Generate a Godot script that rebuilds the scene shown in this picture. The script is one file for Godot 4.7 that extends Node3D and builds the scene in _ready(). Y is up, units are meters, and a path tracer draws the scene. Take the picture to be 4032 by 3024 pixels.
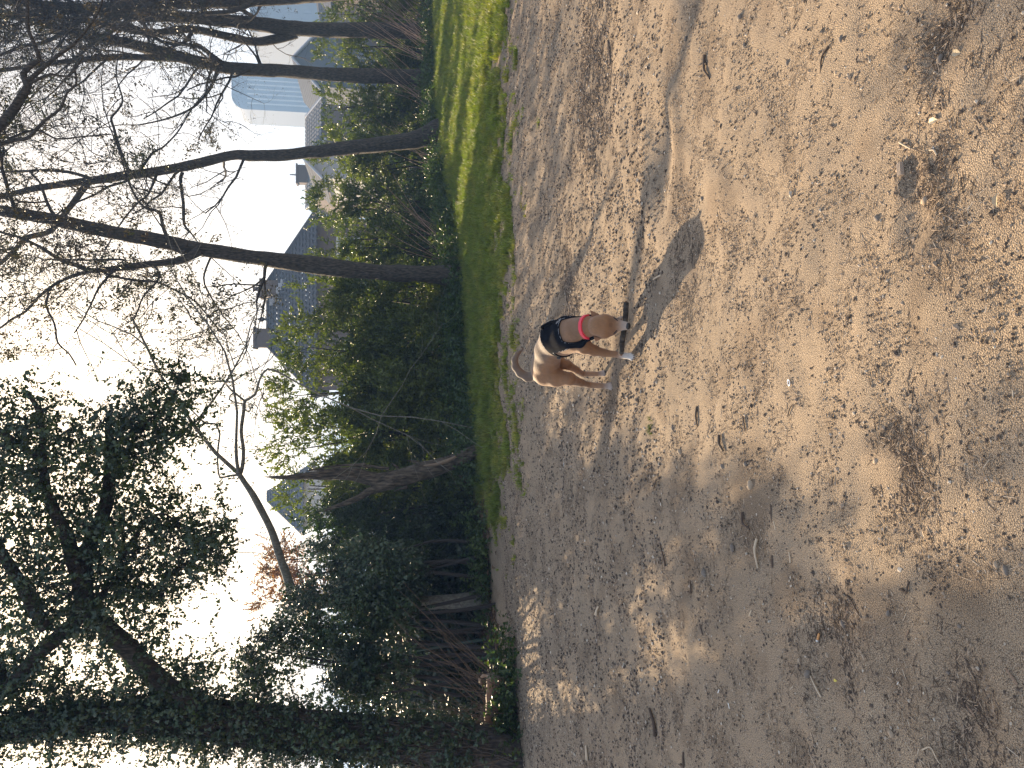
extends Node3D
# A dog park on a hazy spring morning, photographed with the camera turned on its side (the sky lies at the left of the picture).
# Metres; the photographer stands at the origin and looks along -z. The low sun stands ahead and to the left.

const SUN_AZIMUTH := 22.0
const SUN_HEIGHT := 23.0

var rng := RandomNumberGenerator.new()
var taken := {}
var n_big := FastNoiseLite.new()
var n_mid := FastNoiseLite.new()
var n_fine := FastNoiseLite.new()
var M := {}
var pits := []

func _ready():
	rng.seed = 20240321
	camera_and_light()
	noises()
	materials()
	ground()
	buildings()
	trees()
	hedges()
	ivy_tree()
	undergrowth()
	grass()
	dogs()
	litter()

# ------------------------------------------------------------------ camera, sky, sun
func camera_and_light():
	var cam := Camera3D.new()
	cam.name = "camera"
	var p := deg_to_rad(9.5)
	var ahead := Vector3(0, -sin(p), -cos(p))
	var up := Vector3(0, cos(p), -sin(p))
	cam.transform = Transform3D(Basis(-up, Vector3.RIGHT, -ahead), Vector3(0, 1.5, 0))   # held sideways
	cam.fov = 53.07
	cam.near = 0.05
	cam.far = 1500.0
	add_child(cam)
	cam.current = true
	var e := Environment.new()
	e.background_mode = Environment.BG_SKY
	var sky := ProceduralSkyMaterial.new()
	sky.sky_top_color = Color(0.50, 0.565, 0.67)
	sky.sky_horizon_color = Color(0.92, 0.91, 0.90)
	sky.sky_curve = 0.27
	sky.sky_energy_multiplier = 0.85
	sky.ground_bottom_color = Color(0.25, 0.23, 0.2)
	sky.ground_horizon_color = Color(0.62, 0.63, 0.64)
	sky.sun_angle_max = 62.0
	sky.sun_curve = 0.6
	e.sky = Sky.new()
	e.sky.sky_material = sky
	e.tonemap_mode = Environment.TONE_MAPPER_LINEAR
	e.tonemap_exposure = 3.3
	e.fog_enabled = true
	e.fog_density = 0.0026
	e.fog_light_color = Color(0.62, 0.79, 1.0)
	e.sdfgi_enabled = true
	e.ssao_enabled = true
	e.ssil_enabled = true
	var w := WorldEnvironment.new()
	w.name = "world_environment"
	w.environment = e
	add_child(w)
	var sun := DirectionalLight3D.new()
	sun.name = "sun"
	sun.light_energy = 1.6
	sun.light_color = Color(1.0, 0.895, 0.74)
	sun.light_angular_distance = 0.53
	sun.shadow_enabled = true
	sun.rotation = Vector3(deg_to_rad(-SUN_HEIGHT), deg_to_rad(180.0 + SUN_AZIMUTH), 0)
	add_child(sun)

# ------------------------------------------------------------------ helpers: names, tags, meshes
func numbered(called: String) -> String:
	if not taken.has(called):
		taken[called] = 0
		return called
	taken[called] += 1
	return "%s_%03d" % [called, taken[called]]

func tag(o, label := "", category := "", group := "", kind := ""):
	if label: o.set_meta("label", label)
	if category: o.set_meta("category", category)
	if group: o.set_meta("group", group)
	if kind: o.set_meta("kind", kind)
	return o

func thing(called: String, label: String, category: String, at := Vector3.ZERO, group := "") -> Node3D:
	var o := Node3D.new()
	o.name = numbered(called)
	add_child(o)
	o.position = at
	tag(o, label, category, group)
	return o

func put(called: String, mesh: Mesh, material: Material, parent: Node3D = self) -> MeshInstance3D:
	var o := MeshInstance3D.new()
	o.name = numbered(called) if parent == self else called
	o.mesh = mesh
	o.material_override = material
	o.cast_shadow = GeometryInstance3D.SHADOW_CASTING_SETTING_ON
	parent.add_child(o, true)
	return o

func many(called: String, mesh: Mesh, material: Material, places: Array, tints: PackedColorArray, parent: Node3D = self) -> MultiMeshInstance3D:
	var mm := MultiMesh.new()
	mm.transform_format = MultiMesh.TRANSFORM_3D
	mm.use_colors = tints.size() > 0
	mm.mesh = mesh
	mm.instance_count = places.size()
	for i in places.size():
		mm.set_instance_transform(i, places[i])
		if tints.size() > 0:
			mm.set_instance_color(i, tints[i])
	var o := MultiMeshInstance3D.new()
	o.name = numbered(called) if parent == self else called
	o.multimesh = mm
	o.material_override = material
	o.set_meta("kind", "stuff")
	parent.add_child(o, true)
	return o

class Shape:
	var v := PackedVector3Array()
	var n := PackedVector3Array()
	var c := PackedColorArray()
	var i := PackedInt32Array()

	func vert(p: Vector3, normal: Vector3, color := Color.WHITE) -> int:
		v.append(p); n.append(normal); c.append(color)
		return v.size() - 1

	func tri(a: int, b: int, d: int):
		i.append(a); i.append(b); i.append(d)

	func flat(a: Vector3, b: Vector3, d: Vector3, color := Color.WHITE):
		var k := (d - a).cross(b - a).normalized()
		tri(vert(a, k, color), vert(b, k, color), vert(d, k, color))

	func quad(a: Vector3, b: Vector3, d: Vector3, e: Vector3, color := Color.WHITE):
		var k := (d - a).cross(b - a).normalized()
		var s := v.size()
		vert(a, k, color); vert(b, k, color); vert(d, k, color); vert(e, k, color)
		tri(s, s + 1, s + 2); tri(s, s + 2, s + 3)

	func box(lo: Vector3, hi: Vector3, color := Color.WHITE, t := Transform3D.IDENTITY):
		var p := []
		for k in 8:
			p.append(t * Vector3(hi.x if k & 1 else lo.x, hi.y if k & 2 else lo.y, hi.z if k & 4 else lo.z))
		quad(p[4], p[6], p[7], p[5], color); quad(p[1], p[3], p[2], p[0], color)
		quad(p[5], p[7], p[3], p[1], color); quad(p[0], p[2], p[6], p[4], color)
		quad(p[6], p[2], p[3], p[7], color); quad(p[0], p[4], p[5], p[1], color)

	# a tube through Vector4(x, y, z, radius) points, its skin roughened by noise
	func tube(line: Array, sides := 8, color := Color.WHITE, rough := 0.0, noise: FastNoiseLite = null, capped := true):
		var count := line.size()
		if count < 2: return
		var first := v.size()
		var side := Vector3.ZERO
		var ring := []
		var spin := 0.0
		for k in count:
			var p := Vector3(line[k].x, line[k].y, line[k].z)
			var before: Vector4 = line[maxi(k - 1, 0)]
			var after: Vector4 = line[mini(k + 1, count - 1)]
			var dir := (Vector3(after.x, after.y, after.z) - Vector3(before.x, before.y, before.z)).normalized()
			if side == Vector3.ZERO:
				side = dir.cross(Vector3(0.31, 0.12, 0.94)).normalized()
			side = (side - dir * side.dot(dir)).normalized()
			var other := dir.cross(side)
			var r: float = line[k].w
			for s in sides:
				var a := TAU * s / sides
				var out := side * cos(a) + other * sin(a)
				var rr := r
				if rough > 0.0:
					rr *= 1.0 + rough * (noise.get_noise_3d(out.x * r * 9.0, p.y * 0.9 + p.x * 0.4, out.z * r * 9.0) + 0.7 * noise.get_noise_3d(out.x * 4.0 + 7.0, p.y * 0.35, out.z * 4.0))
				ring.append(p + out * rr)
				vert(p + out * rr, out, color)
		if rough > 0.0:
			for k in count:
				for s in sides:
					var along: Vector3 = ring[mini(k + 1, count - 1) * sides + s] - ring[maxi(k - 1, 0) * sides + s]
					var around: Vector3 = ring[k * sides + (s + 1) % sides] - ring[k * sides + (s + sides - 1) % sides]
					n[first + k * sides + s] = around.cross(along).normalized()
		for k in count - 1:
			for s in sides:
				var a := first + k * sides + s
				var b := first + k * sides + (s + 1) % sides
				tri(a, a + sides, b); tri(b, a + sides, b + sides)
		if capped and sides > 3:
			for end in [0, count - 1]:
				var mid := vert(Vector3(line[end].x, line[end].y, line[end].z), (Vector3(line[end].x, line[end].y, line[end].z) - Vector3(line[1 if end == 0 else end - 1].x, line[1 if end == 0 else end - 1].y, line[1 if end == 0 else end - 1].z)).normalized(), color)
				for s in sides:
					tri(mid, first + end * sides + s, first + end * sides + (s + 1) % sides)

	func mesh() -> ArrayMesh:
		var m := ArrayMesh.new()
		var a := []
		a.resize(Mesh.ARRAY_MAX)
		a[Mesh.ARRAY_VERTEX] = v
		a[Mesh.ARRAY_NORMAL] = n
		a[Mesh.ARRAY_COLOR] = c
		a[Mesh.ARRAY_INDEX] = i
		m.add_surface_from_arrays(Mesh.PRIMITIVE_TRIANGLES, a)
		return m

func xyz(q: Vector4) -> Vector3:
	return Vector3(q.x, q.y, q.z)

# Catmull-Rom through the points, a ring every `step` metres
func smooth_line(pts: Array, step: float) -> Array:
	var out := []
	for k in pts.size() - 1:
		var a: Vector4 = pts[maxi(k - 1, 0)]
		var b: Vector4 = pts[k]
		var c: Vector4 = pts[k + 1]
		var d: Vector4 = pts[mini(k + 2, pts.size() - 1)]
		var count := maxi(1, ceili((xyz(c) - xyz(b)).length() / step))
		for s in count:
			var t := float(s) / count
			var q := 0.5 * ((2.0 * b) + (c - a) * t + (2.0 * a - 5.0 * b + 4.0 * c - d) * t * t + (3.0 * b - a - 3.0 * c + d) * t * t * t)
			q.w = lerpf(b.w, c.w, t)
			out.append(q)
	out.append(pts[-1])
	return out

func moved(pts: Array, by: Vector3) -> Array:
	var out := []
	for q in pts:
		out.append(q + Vector4(by.x, by.y, by.z, 0))
	return out

func rand_dir() -> Vector3:
	var z := rng.randf_range(-1, 1)
	var a := rng.randf() * TAU
	var r := sqrt(1 - z * z)
	return Vector3(r * cos(a), z, r * sin(a))

func facing(dir: Vector3, roll: float, size: float) -> Basis:   # y axis along dir
	var y := dir.normalized()
	var x := y.cross(Vector3(0.123, 0.31, 0.94)).normalized()
	var z := x.cross(y)
	return Basis(x * cos(roll) + z * sin(roll), y, z * cos(roll) - x * sin(roll)).scaled(Vector3.ONE * size)

func noises():
	n_big.seed = 5; n_big.frequency = 0.35; n_big.fractal_octaves = 3
	n_mid.seed = 11; n_mid.frequency = 1.6; n_mid.fractal_octaves = 3
	n_fine.seed = 23; n_fine.frequency = 9.0; n_fine.fractal_octaves = 2

# ------------------------------------------------------------------ materials (colours given as linear base colours)
func plain(r: float, g: float, b: float, rough := 0.85) -> StandardMaterial3D:
	var m := StandardMaterial3D.new()
	m.albedo_color = Color(r, g, b).linear_to_srgb()
	m.roughness = rough
	m.cull_mode = BaseMaterial3D.CULL_DISABLED
	return m

func noise_tex(seed_: int, freq: float, octaves: int, size: int, ramp: Array, normal := false, strength := 4.0, kind := FastNoiseLite.TYPE_SIMPLEX_SMOOTH) -> NoiseTexture2D:
	var t := NoiseTexture2D.new()
	var f := FastNoiseLite.new()
	f.noise_type = kind
	f.seed = seed_
	f.frequency = freq
	f.fractal_octaves = octaves
	t.noise = f
	t.width = size
	t.height = size
	t.seamless = true
	if normal:
		t.as_normal_map = true
		t.bump_strength = strength
	elif ramp.size() > 0:
		var g := Gradient.new()
		var offs := PackedFloat32Array()
		var cols := PackedColorArray()
		for q in ramp:
			offs.append(q[0])
			cols.append(Color(q[1], q[2], q[3]).linear_to_srgb())
		g.offsets = offs
		g.colors = cols
		t.color_ramp = g
	return t

func leaf_mat(rough: float, through: Color) -> StandardMaterial3D:
	var m := StandardMaterial3D.new()
	m.vertex_color_use_as_albedo = true
	m.roughness = rough
	m.cull_mode = BaseMaterial3D.CULL_DISABLED
	m.backlight_enabled = true
	m.backlight = through
	return m

func bark_mat(ramp: Array, scale: Vector3, seed_: int, strength := 10.0) -> StandardMaterial3D:
	var m := StandardMaterial3D.new()
	m.albedo_texture = noise_tex(seed_, 0.02, 5, 512, ramp)
	m.normal_enabled = true
	m.normal_texture = noise_tex(seed_, 0.02, 5, 512, [], true, strength)
	m.normal_scale = 1.0
	m.uv1_triplanar = true
	m.uv1_world_triplanar = true
	m.uv1_scale = scale
	m.roughness = 0.95
	m.cull_mode = BaseMaterial3D.CULL_DISABLED
	return m

func materials():
	# dirt: sandy soil mixed with shredded wood
	var g := StandardMaterial3D.new()
	g.albedo_texture = noise_tex(3, 0.13, 5, 2048, [[0.0, 0.04, 0.028, 0.019], [0.33, 0.13, 0.094, 0.064], [0.45, 0.27, 0.20, 0.132], [0.58, 0.365, 0.275, 0.185], [0.75, 0.445, 0.345, 0.24], [1.0, 0.58, 0.47, 0.36]])
	g.normal_enabled = true
	g.normal_texture = noise_tex(4, 0.11, 4, 2048, [], true, 7.0)
	g.normal_scale = 1.0
	g.uv1_triplanar = true
	g.uv1_world_triplanar = true
	g.uv1_scale = Vector3(0.75, 0.75, 0.75)
	g.vertex_color_use_as_albedo = true
	g.roughness = 0.97
	M.dirt = g
	M.bark = bark_mat([[0.0, 0.009, 0.007, 0.006], [0.4, 0.032, 0.026, 0.021], [0.6, 0.06, 0.049, 0.039], [1.0, 0.125, 0.10, 0.08]], Vector3(3.2, 0.7, 3.2), 31)
	M.dead_bark = bark_mat([[0.0, 0.012, 0.009, 0.007], [0.4, 0.055, 0.041, 0.03], [0.6, 0.11, 0.085, 0.063], [1.0, 0.24, 0.19, 0.14]], Vector3(2.6, 0.5, 2.6), 37, 14.0)
	M.grey_bark = bark_mat([[0.0, 0.06, 0.055, 0.045], [0.5, 0.16, 0.15, 0.125], [1.0, 0.28, 0.26, 0.22]], Vector3(3, 1.2, 3), 41, 5.0)
	M.twig = plain(0.026, 0.02, 0.017)
	M.pale_twig = plain(0.30, 0.19, 0.14, 0.6)
	M.leaf = leaf_mat(0.33, Color(0.95, 1.0, 0.45))
	M.ivy = leaf_mat(0.34, Color(0.55, 0.6, 0.25))
	M.blade = leaf_mat(0.45, Color(0.95, 1.0, 0.4))
	M.crumb = plain(1, 1, 1, 0.97)
	M.crumb.vertex_color_use_as_albedo = true
	M.tile_roof = plain(0.05, 0.047, 0.052, 0.9)
	M.slate = plain(0.07, 0.073, 0.085, 0.85)
	M.brick = plain(0.11, 0.075, 0.058, 0.9)
	M.render_wall = plain(0.5, 0.49, 0.47, 0.9)
	M.lead = plain(0.33, 0.33, 0.35, 0.6)
	M.glass = plain(0.22, 0.23, 0.26, 0.2)

func rebase(o: Node3D, at: Vector3) -> Node3D:   # the thing's origin goes to its foot; its parts stay where they are
	for c in o.get_children():
		c.position -= at
	o.position += at
	return o


# ------------------------------------------------------------------ ground
# hollows scratched by dogs: x, z, radius, depth, stretch in x
func pits_list():
	for q in [[Vector3(-0.711, 0, -6.608), 0.30, 0.045, 1.6], [Vector3(0.742, 0, -6.413), 0.28, 0.04, 1.8], [Vector3(1.216, 0, -4.03), 0.20, 0.05, 1.5], [Vector3(-1.763, 0, -5.58), 0.26, 0.05, 1.7],
			[Vector3(0.602, 0, -1.998), 0.05, 0.02, 1.1], [Vector3(0.472, 0, -1.972), 0.07, 0.016, 1.4], [Vector3(-0.905, 0, -2.401), 0.17, 0.035, 1.7], [Vector3(-0.895, 0, -1.787), 0.13, 0.03, 1.6], [Vector3(2.942, 0, -5.969), 0.3, 0.03, 1.8],
			[Vector3(0.623, 0, -3.482), 0.22, 0.02, 1.5], [Vector3(2.065, 0, -5.112), 0.35, 0.035, 1.6], [Vector3(-2.009, 0, -4.193), 0.2, 0.03, 2.0], [Vector3(-1.316, 0, -2.577), 0.10, 0.02, 1.5], [Vector3(0.698, 0, -7.931), 0.4, 0.04, 2.5],
			[Vector3(1.216, 0, -5.654), 0.25, 0.03, 1.8], [Vector3(0.951, 0, -1.861), 0.10, 0.02, 1.4], [Vector3(-0.708, 0, -4.712), 0.2, 0.018, 1.8], [Vector3(-1.047, 0, -4.559), 0.22, 0.02, 2.0]]:
		pits.append([q[0].x, q[0].z, q[1], q[2], q[3]])

# patches darkened by rotting wood and leaf litter: x, radius, z
var dirty := [dark_at(Vector3(0.549, 0, -1.93), 0.10), dark_at(Vector3(0.916, 0, -1.861), 0.10), dark_at(Vector3(-0.91, 0, -2.416), 0.14), dark_at(Vector3(-0.888, 0, -1.787), 0.12), dark_at(Vector3(0.577, 0, -3.67), 0.16), dark_at(Vector3(0.701, 0, -6.228), 0.35), dark_at(Vector3(2.191, 0, -5.438), 0.4), dark_at(Vector3(-0.251, 0, -2.026), 0.12)]
func dark_at(p: Vector3, r: float) -> Vector3:
	return Vector3(p.x, r, p.z)

func height(x: float, z: float) -> float:
	var d := -z
	var h := 0.03 * n_big.get_noise_2d(x, z) + (0.010 + 0.03 * smoothstep(8.0, 10.0, d)) * n_mid.get_noise_2d(x, z)
	for p in pits:
		var dx: float = (x - p[0]) / p[4]
		var dz: float = z - p[1]
		var q: float = (dx * dx + dz * dz) / (p[2] * p[2])
		if q < 6.0:
			h += p[3] * (-exp(-q * 1.4) + 0.35 * exp(-(q - 1.6) * (q - 1.6) * 1.2))
	# the trampled edge where the turf begins is a small step up
	var edge := 7.45 + 0.25 * n_big.get_noise_2d(x * 1.7, 40.0) + 0.02 * x
	h += 0.05 * smoothstep(edge, edge + 0.22, d) * smoothstep(-2.6, -1.2, x)
	# soil banked up under the hedges
	h += 0.10 * smoothstep(14.0, 20.0, d)
	return h

func turf(x: float, z: float) -> float:   # how much grass grows here, 0 to 1
	var d := -z
	var n := n_mid.get_noise_2d(x * 0.8, z * 0.8) * 1.5 + n_big.get_noise_2d(x, z) * 0.6
	var near := smoothstep(7.3, 11.2, d + 1.2 * n)
	var left := smoothstep(-2.3, -0.9, x + 0.6 * n + 0.04 * (d - 9.0))
	var far := 1.0 - smoothstep(21.0, 23.0, d)
	return clampf(near * left * far, 0, 1)

func ground():
	pits_list()
	var xs := []
	var zs := []
	var x := 0.0
	while x < 34.0:
		xs.append(x)
		x += 0.034 if x < 2.6 else 0.034 + (x - 2.6) * 0.045
	var cols := []
	for k in range(xs.size() - 1, 0, -1): cols.append(-xs[k])
	cols.append_array(xs)
	var d := -6.0
	while d < 60.0:
		zs.append(-d)
		d += 0.5 if d < 0.5 else (0.018 + maxf(0.0, d - 1.4) * 0.0062 if d < 24.0 else 0.8)
	var s := Shape.new()
	var nc := cols.size()
	for z in zs:
		for c in cols:
			var border := minf(minf(34.0 - absf(c), 60.0 + z), 6.0 - z)
			var y := height(c, z) - 0.3 * (1.0 - smoothstep(0.0, 3.0, border))
			if -z < 9.0 and absf(c) < 5.0:
				y += 0.0035 * n_fine.get_noise_2d(c, z) + 0.006 * n_fine.get_noise_2d(c * 0.4 + 9.0, z * 0.4)
			var m := n_mid.get_noise_2d(c * 0.7 + 30.0, z * 0.7)
			var k := 1.0 + 0.22 * m + 0.2 * n_big.get_noise_2d(c * 1.5 - 20.0, z * 1.5)
			var damp := smoothstep(0.12, 0.45, n_mid.get_noise_2d(c * 1.1 - 50.0, z * 1.1))
			for q in dirty:
				damp = maxf(damp, 1.3 * exp(-((c - q.x) * (c - q.x) * 0.6 + (z - q.z) * (z - q.z)) / (q.y * q.y)) * (0.7 + 0.9 * n_fine.get_noise_2d(c * 0.5, z * 0.5)))
			var col := Color(k, k, k).lerp(Color(0.5, 0.45, 0.41), clampf(0.5 * damp, 0, 0.6))
			s.vert(Vector3(c, y, z), Vector3.UP, col)
	for r in zs.size() - 1:
		for c in nc - 1:
			var a := r * nc + c
			s.tri(a, a + nc, a + 1)
			s.tri(a + 1, a + nc, a + nc + 1)
	for r in zs.size():
		for c in nc:
			var dx: Vector3 = s.v[r * nc + mini(c + 1, nc - 1)] - s.v[r * nc + maxi(c - 1, 0)]
			var dz: Vector3 = s.v[maxi(r - 1, 0) * nc + c] - s.v[mini(r + 1, zs.size() - 1) * nc + c]
			s.n[r * nc + c] = dz.cross(dx).normalized()
	print("ground ", s.v.size())
	tag(put("ground", s.mesh(), M.dirt), "trampled sandy dirt mixed with shredded wood", "", "", "structure")
	var far := PlaneMesh.new()
	far.size = Vector2(900, 900)
	var fm := plain(0.10, 0.11, 0.06)
	fm.albedo_texture = noise_tex(8, 0.03, 4, 512, [[0.0, 0.06, 0.07, 0.03], [1.0, 0.13, 0.12, 0.07]])
	fm.uv1_triplanar = true
	fm.uv1_world_triplanar = true
	fm.uv1_scale = Vector3(0.2, 0.2, 0.2)
	fm.albedo_color = Color.WHITE
	var f := put("terrain", far, fm)
	f.position = Vector3(0, -0.22, -300)
	tag(f, "land beyond the hedges", "", "", "structure")

# ------------------------------------------------------------------ houses
# one slope of a tiled roof: courses of overlapping tile rows, low edge a-b, top edge d-c
func slope(a: Vector3, b: Vector3, c: Vector3, d: Vector3, rows: int, lift: float) -> Shape:
	var s := Shape.new()
	var up := (d - a).cross(b - a).normalized()
	if up.y < 0: up = -up
	for r in rows:
		var t0 := float(r) / rows
		var t1 := float(r + 1) / rows
		var l0 := a.lerp(d, t0) + up * lift
		var r0 := b.lerp(c, t0) + up * lift
		var l1 := a.lerp(d, t1) + up * 0.005
		var r1 := b.lerp(c, t1) + up * 0.005
		var n := maxi(1, int((r0 - l0).length() / 0.30))
		for k in n:      # pantile rolls
			var p0 := l0.lerp(r0, float(k) / n)
			var p1 := l0.lerp(r0, (k + 0.55) / n)
			var p2 := l0.lerp(r0, (k + 1.0) / n)
			var q0 := l1.lerp(r1, float(k) / n)
			var q1 := l1.lerp(r1, (k + 0.55) / n)
			var q2 := l1.lerp(r1, (k + 1.0) / n)
			var tone := 0.8 + 0.4 * rng.randf()
			var tint := Color(tone, tone, tone)
			var roll := up * 0.05
			s.quad(p0, p1 + roll, q1 + roll, q0, tint)
			s.quad(p1 + roll, p2, q2, q1 + roll, tint)
			s.quad(p0 - up * lift, p1 - up * lift, p1 + roll, p0, tint)
	return s

func chimney(parent: Node3D, at: Vector3, w: float, dep: float, y0: float, y1: float, pots: int):
	at -= parent.position
	var s := Shape.new()
	s.box(Vector3(at.x - w / 2, y0, at.z - dep / 2), Vector3(at.x + w / 2, y1, at.z + dep / 2))
	var ch := put("chimney", s.mesh(), M.brick, parent)
	var rows := int((y1 - y0) / 0.16)
	var b := Shape.new()
	for r in rows:
		b.box(Vector3(at.x - w / 2 - 0.012, y0 + r * 0.16, at.z + dep / 2 + 0.001), Vector3(at.x + w / 2 + 0.012, y0 + r * 0.16 + 0.12, at.z + dep / 2 + 0.014))
	tag(put("brick_courses", b.mesh(), M.brick, ch), "", "", "", "stuff")
	var cap := Shape.new()
	cap.box(Vector3(at.x - w / 2 - 0.09, y1 + 0.002, at.z - dep / 2 - 0.09), Vector3(at.x + w / 2 + 0.09, y1 + 0.13, at.z + dep / 2 + 0.09))
	put("cap", cap.mesh(), M.brick, ch)
	for k in pots:
		var c := Shape.new()
		var px := at.x + (k - (pots - 1) / 2.0) * w / maxf(pots, 1.6)
		c.tube([Vector4(px, y1 + 0.13, at.z, 0.15), Vector4(px, y1 + 0.42, at.z, 0.12), Vector4(px, y1 + 0.48, at.z, 0.16), Vector4(px, y1 + 0.53, at.z, 0.16)], 12)
		put("pot", c.mesh(), M.brick, ch)

func window_in(parent: Node3D, at: Vector3, w: float, h: float):
	var f := Shape.new()
	f.box(at + Vector3(-w / 2, 0, 0.002), at + Vector3(w / 2, h, 0.05))
	var fr := put("window", f.mesh(), M.render_wall, parent)
	var p := Shape.new()
	p.box(at + Vector3(-w / 2 + 0.08, 0.08, 0.052), at + Vector3(w / 2 - 0.08, h - 0.08, 0.06))
	put("pane", p.mesh(), M.glass, fr)

func hip_house(called: String, label: String, x0: float, x1: float, rx0: float, rx1: float, z: float, dep: float, eave: float, ridge: float, roof: Material, wall: Material) -> Node3D:
	var o := thing(called, label, "house", Vector3(0, 0, 0))
	var w := Shape.new()
	w.box(Vector3(x0 + 0.35, -0.3, z - dep / 2 + 0.35), Vector3(x1 - 0.35, eave + 0.1, z + dep / 2 - 0.35))
	put("wall", w.mesh(), wall, o)
	var fl := Vector3(x0, eave, z + dep / 2)
	var fr := Vector3(x1, eave, z + dep / 2)
	var bl := Vector3(x0, eave, z - dep / 2)
	var br := Vector3(x1, eave, z - dep / 2)
	var tl := Vector3(rx0, ridge, z)
	var tr := Vector3(rx1, ridge, z)
	var rows := int((ridge - eave) / 0.2)
	var r := put("roof", slope(fl, fr, tr, tl, rows, 0.04).mesh(), roof, o)
	put("roof_slope", slope(fr, br, tr, tr, rows, 0.04).mesh(), roof, r)
	put("roof_slope", slope(bl, fl, tl, tl, rows, 0.04).mesh(), roof, r)
	put("roof_slope", slope(br, bl, tl, tr, rows, 0.04).mesh(), roof, r)
	var cap := Shape.new()
	for e in [[tl, tr], [tl, fl], [tr, fr]]:
		cap.tube([Vector4(e[0].x, e[0].y + 0.03, e[0].z, 0.11), Vector4(e[1].x, e[1].y + 0.03, e[1].z, 0.11)], 6)
	put("ridge_tiles", cap.mesh(), roof, r)
	for k in 3:
		window_in(o, Vector3(lerpf(x0, x1, 0.2 + 0.3 * k), 2.6, z + dep / 2 - 0.35), 1.2, 1.3)
		window_in(o, Vector3(lerpf(x0, x1, 0.2 + 0.3 * k), 0.6, z + dep / 2 - 0.35), 1.2, 1.4)
	return rebase(o, Vector3((x0 + x1) / 2, 0, z))

func gable_house(called: String, label: String, x0: float, x1: float, z: float, dep: float, eave: float, ridge: float, roof: Material, wall: Material, gable_front := false) -> Node3D:
	var o := thing(called, label, "house")
	var w := Shape.new()
	w.box(Vector3(x0 + 0.3, -0.3, z - dep / 2 + 0.3), Vector3(x1 - 0.3, eave, z + dep / 2 - 0.3))
	var mx := (x0 + x1) / 2
	if gable_front:
		w.flat(Vector3(x0 + 0.3, eave, z + dep / 2 - 0.3), Vector3(mx, ridge - 0.15, z + dep / 2 - 0.3), Vector3(x1 - 0.3, eave, z + dep / 2 - 0.3))
	else:
		for sx in [x0 + 0.3, x1 - 0.3]:
			w.flat(Vector3(sx, eave, z + dep / 2 - 0.3), Vector3(sx, ridge - 0.15, z), Vector3(sx, eave, z - dep / 2 + 0.3))
	put("wall", w.mesh(), wall, o)
	var rows := maxi(3, int((ridge - eave) / 0.2))
	var board := Shape.new()
	if gable_front:
		var zf := z + dep / 2
		var zb := z - dep / 2
		var r := put("roof", slope(Vector3(x0, eave, zf), Vector3(x0, eave, zb), Vector3(mx, ridge, zb), Vector3(mx, ridge, zf), rows, 0.03).mesh(), roof, o)
		put("roof_slope", slope(Vector3(x1, eave, zb), Vector3(x1, eave, zf), Vector3(mx, ridge, zf), Vector3(mx, ridge, zb), rows, 0.03).mesh(), roof, r)
		board.tube([Vector4(x0, eave - 0.05, zf + 0.06, 0.14), Vector4(mx, ridge - 0.05, zf + 0.06, 0.14), Vector4(x1, eave - 0.05, zf + 0.06, 0.14)], 4)
	else:
		var r := put("roof", slope(Vector3(x0, eave, z + dep / 2), Vector3(x1, eave, z + dep / 2), Vector3(x1, ridge, z), Vector3(x0, ridge, z), rows, 0.03).mesh(), roof, o)
		put("roof_slope", slope(Vector3(x1, eave, z - dep / 2), Vector3(x0, eave, z - dep / 2), Vector3(x0, ridge, z), Vector3(x1, ridge, z), rows, 0.03).mesh(), roof, r)
		var other := Shape.new()
		other.tube([Vector4(x0 - 0.06, eave - 0.05, z + dep / 2, 0.14), Vector4(x0 - 0.06, ridge - 0.05, z, 0.14)], 4)
		put("bargeboard", other.mesh(), M.lead, o)
		board.tube([Vector4(x1 + 0.06, eave - 0.05, z + dep / 2, 0.14), Vector4(x1 + 0.06, ridge - 0.05, z, 0.14)], 4)
	put("bargeboard", board.mesh(), M.lead, o)
	for k in 2:
		window_in(o, Vector3(lerpf(x0, x1, 0.3 + 0.4 * k), 2.4, z + dep / 2 - 0.3), 1.1, 1.2)
	return rebase(o, Vector3((x0 + x1) / 2, 0, z))

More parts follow.
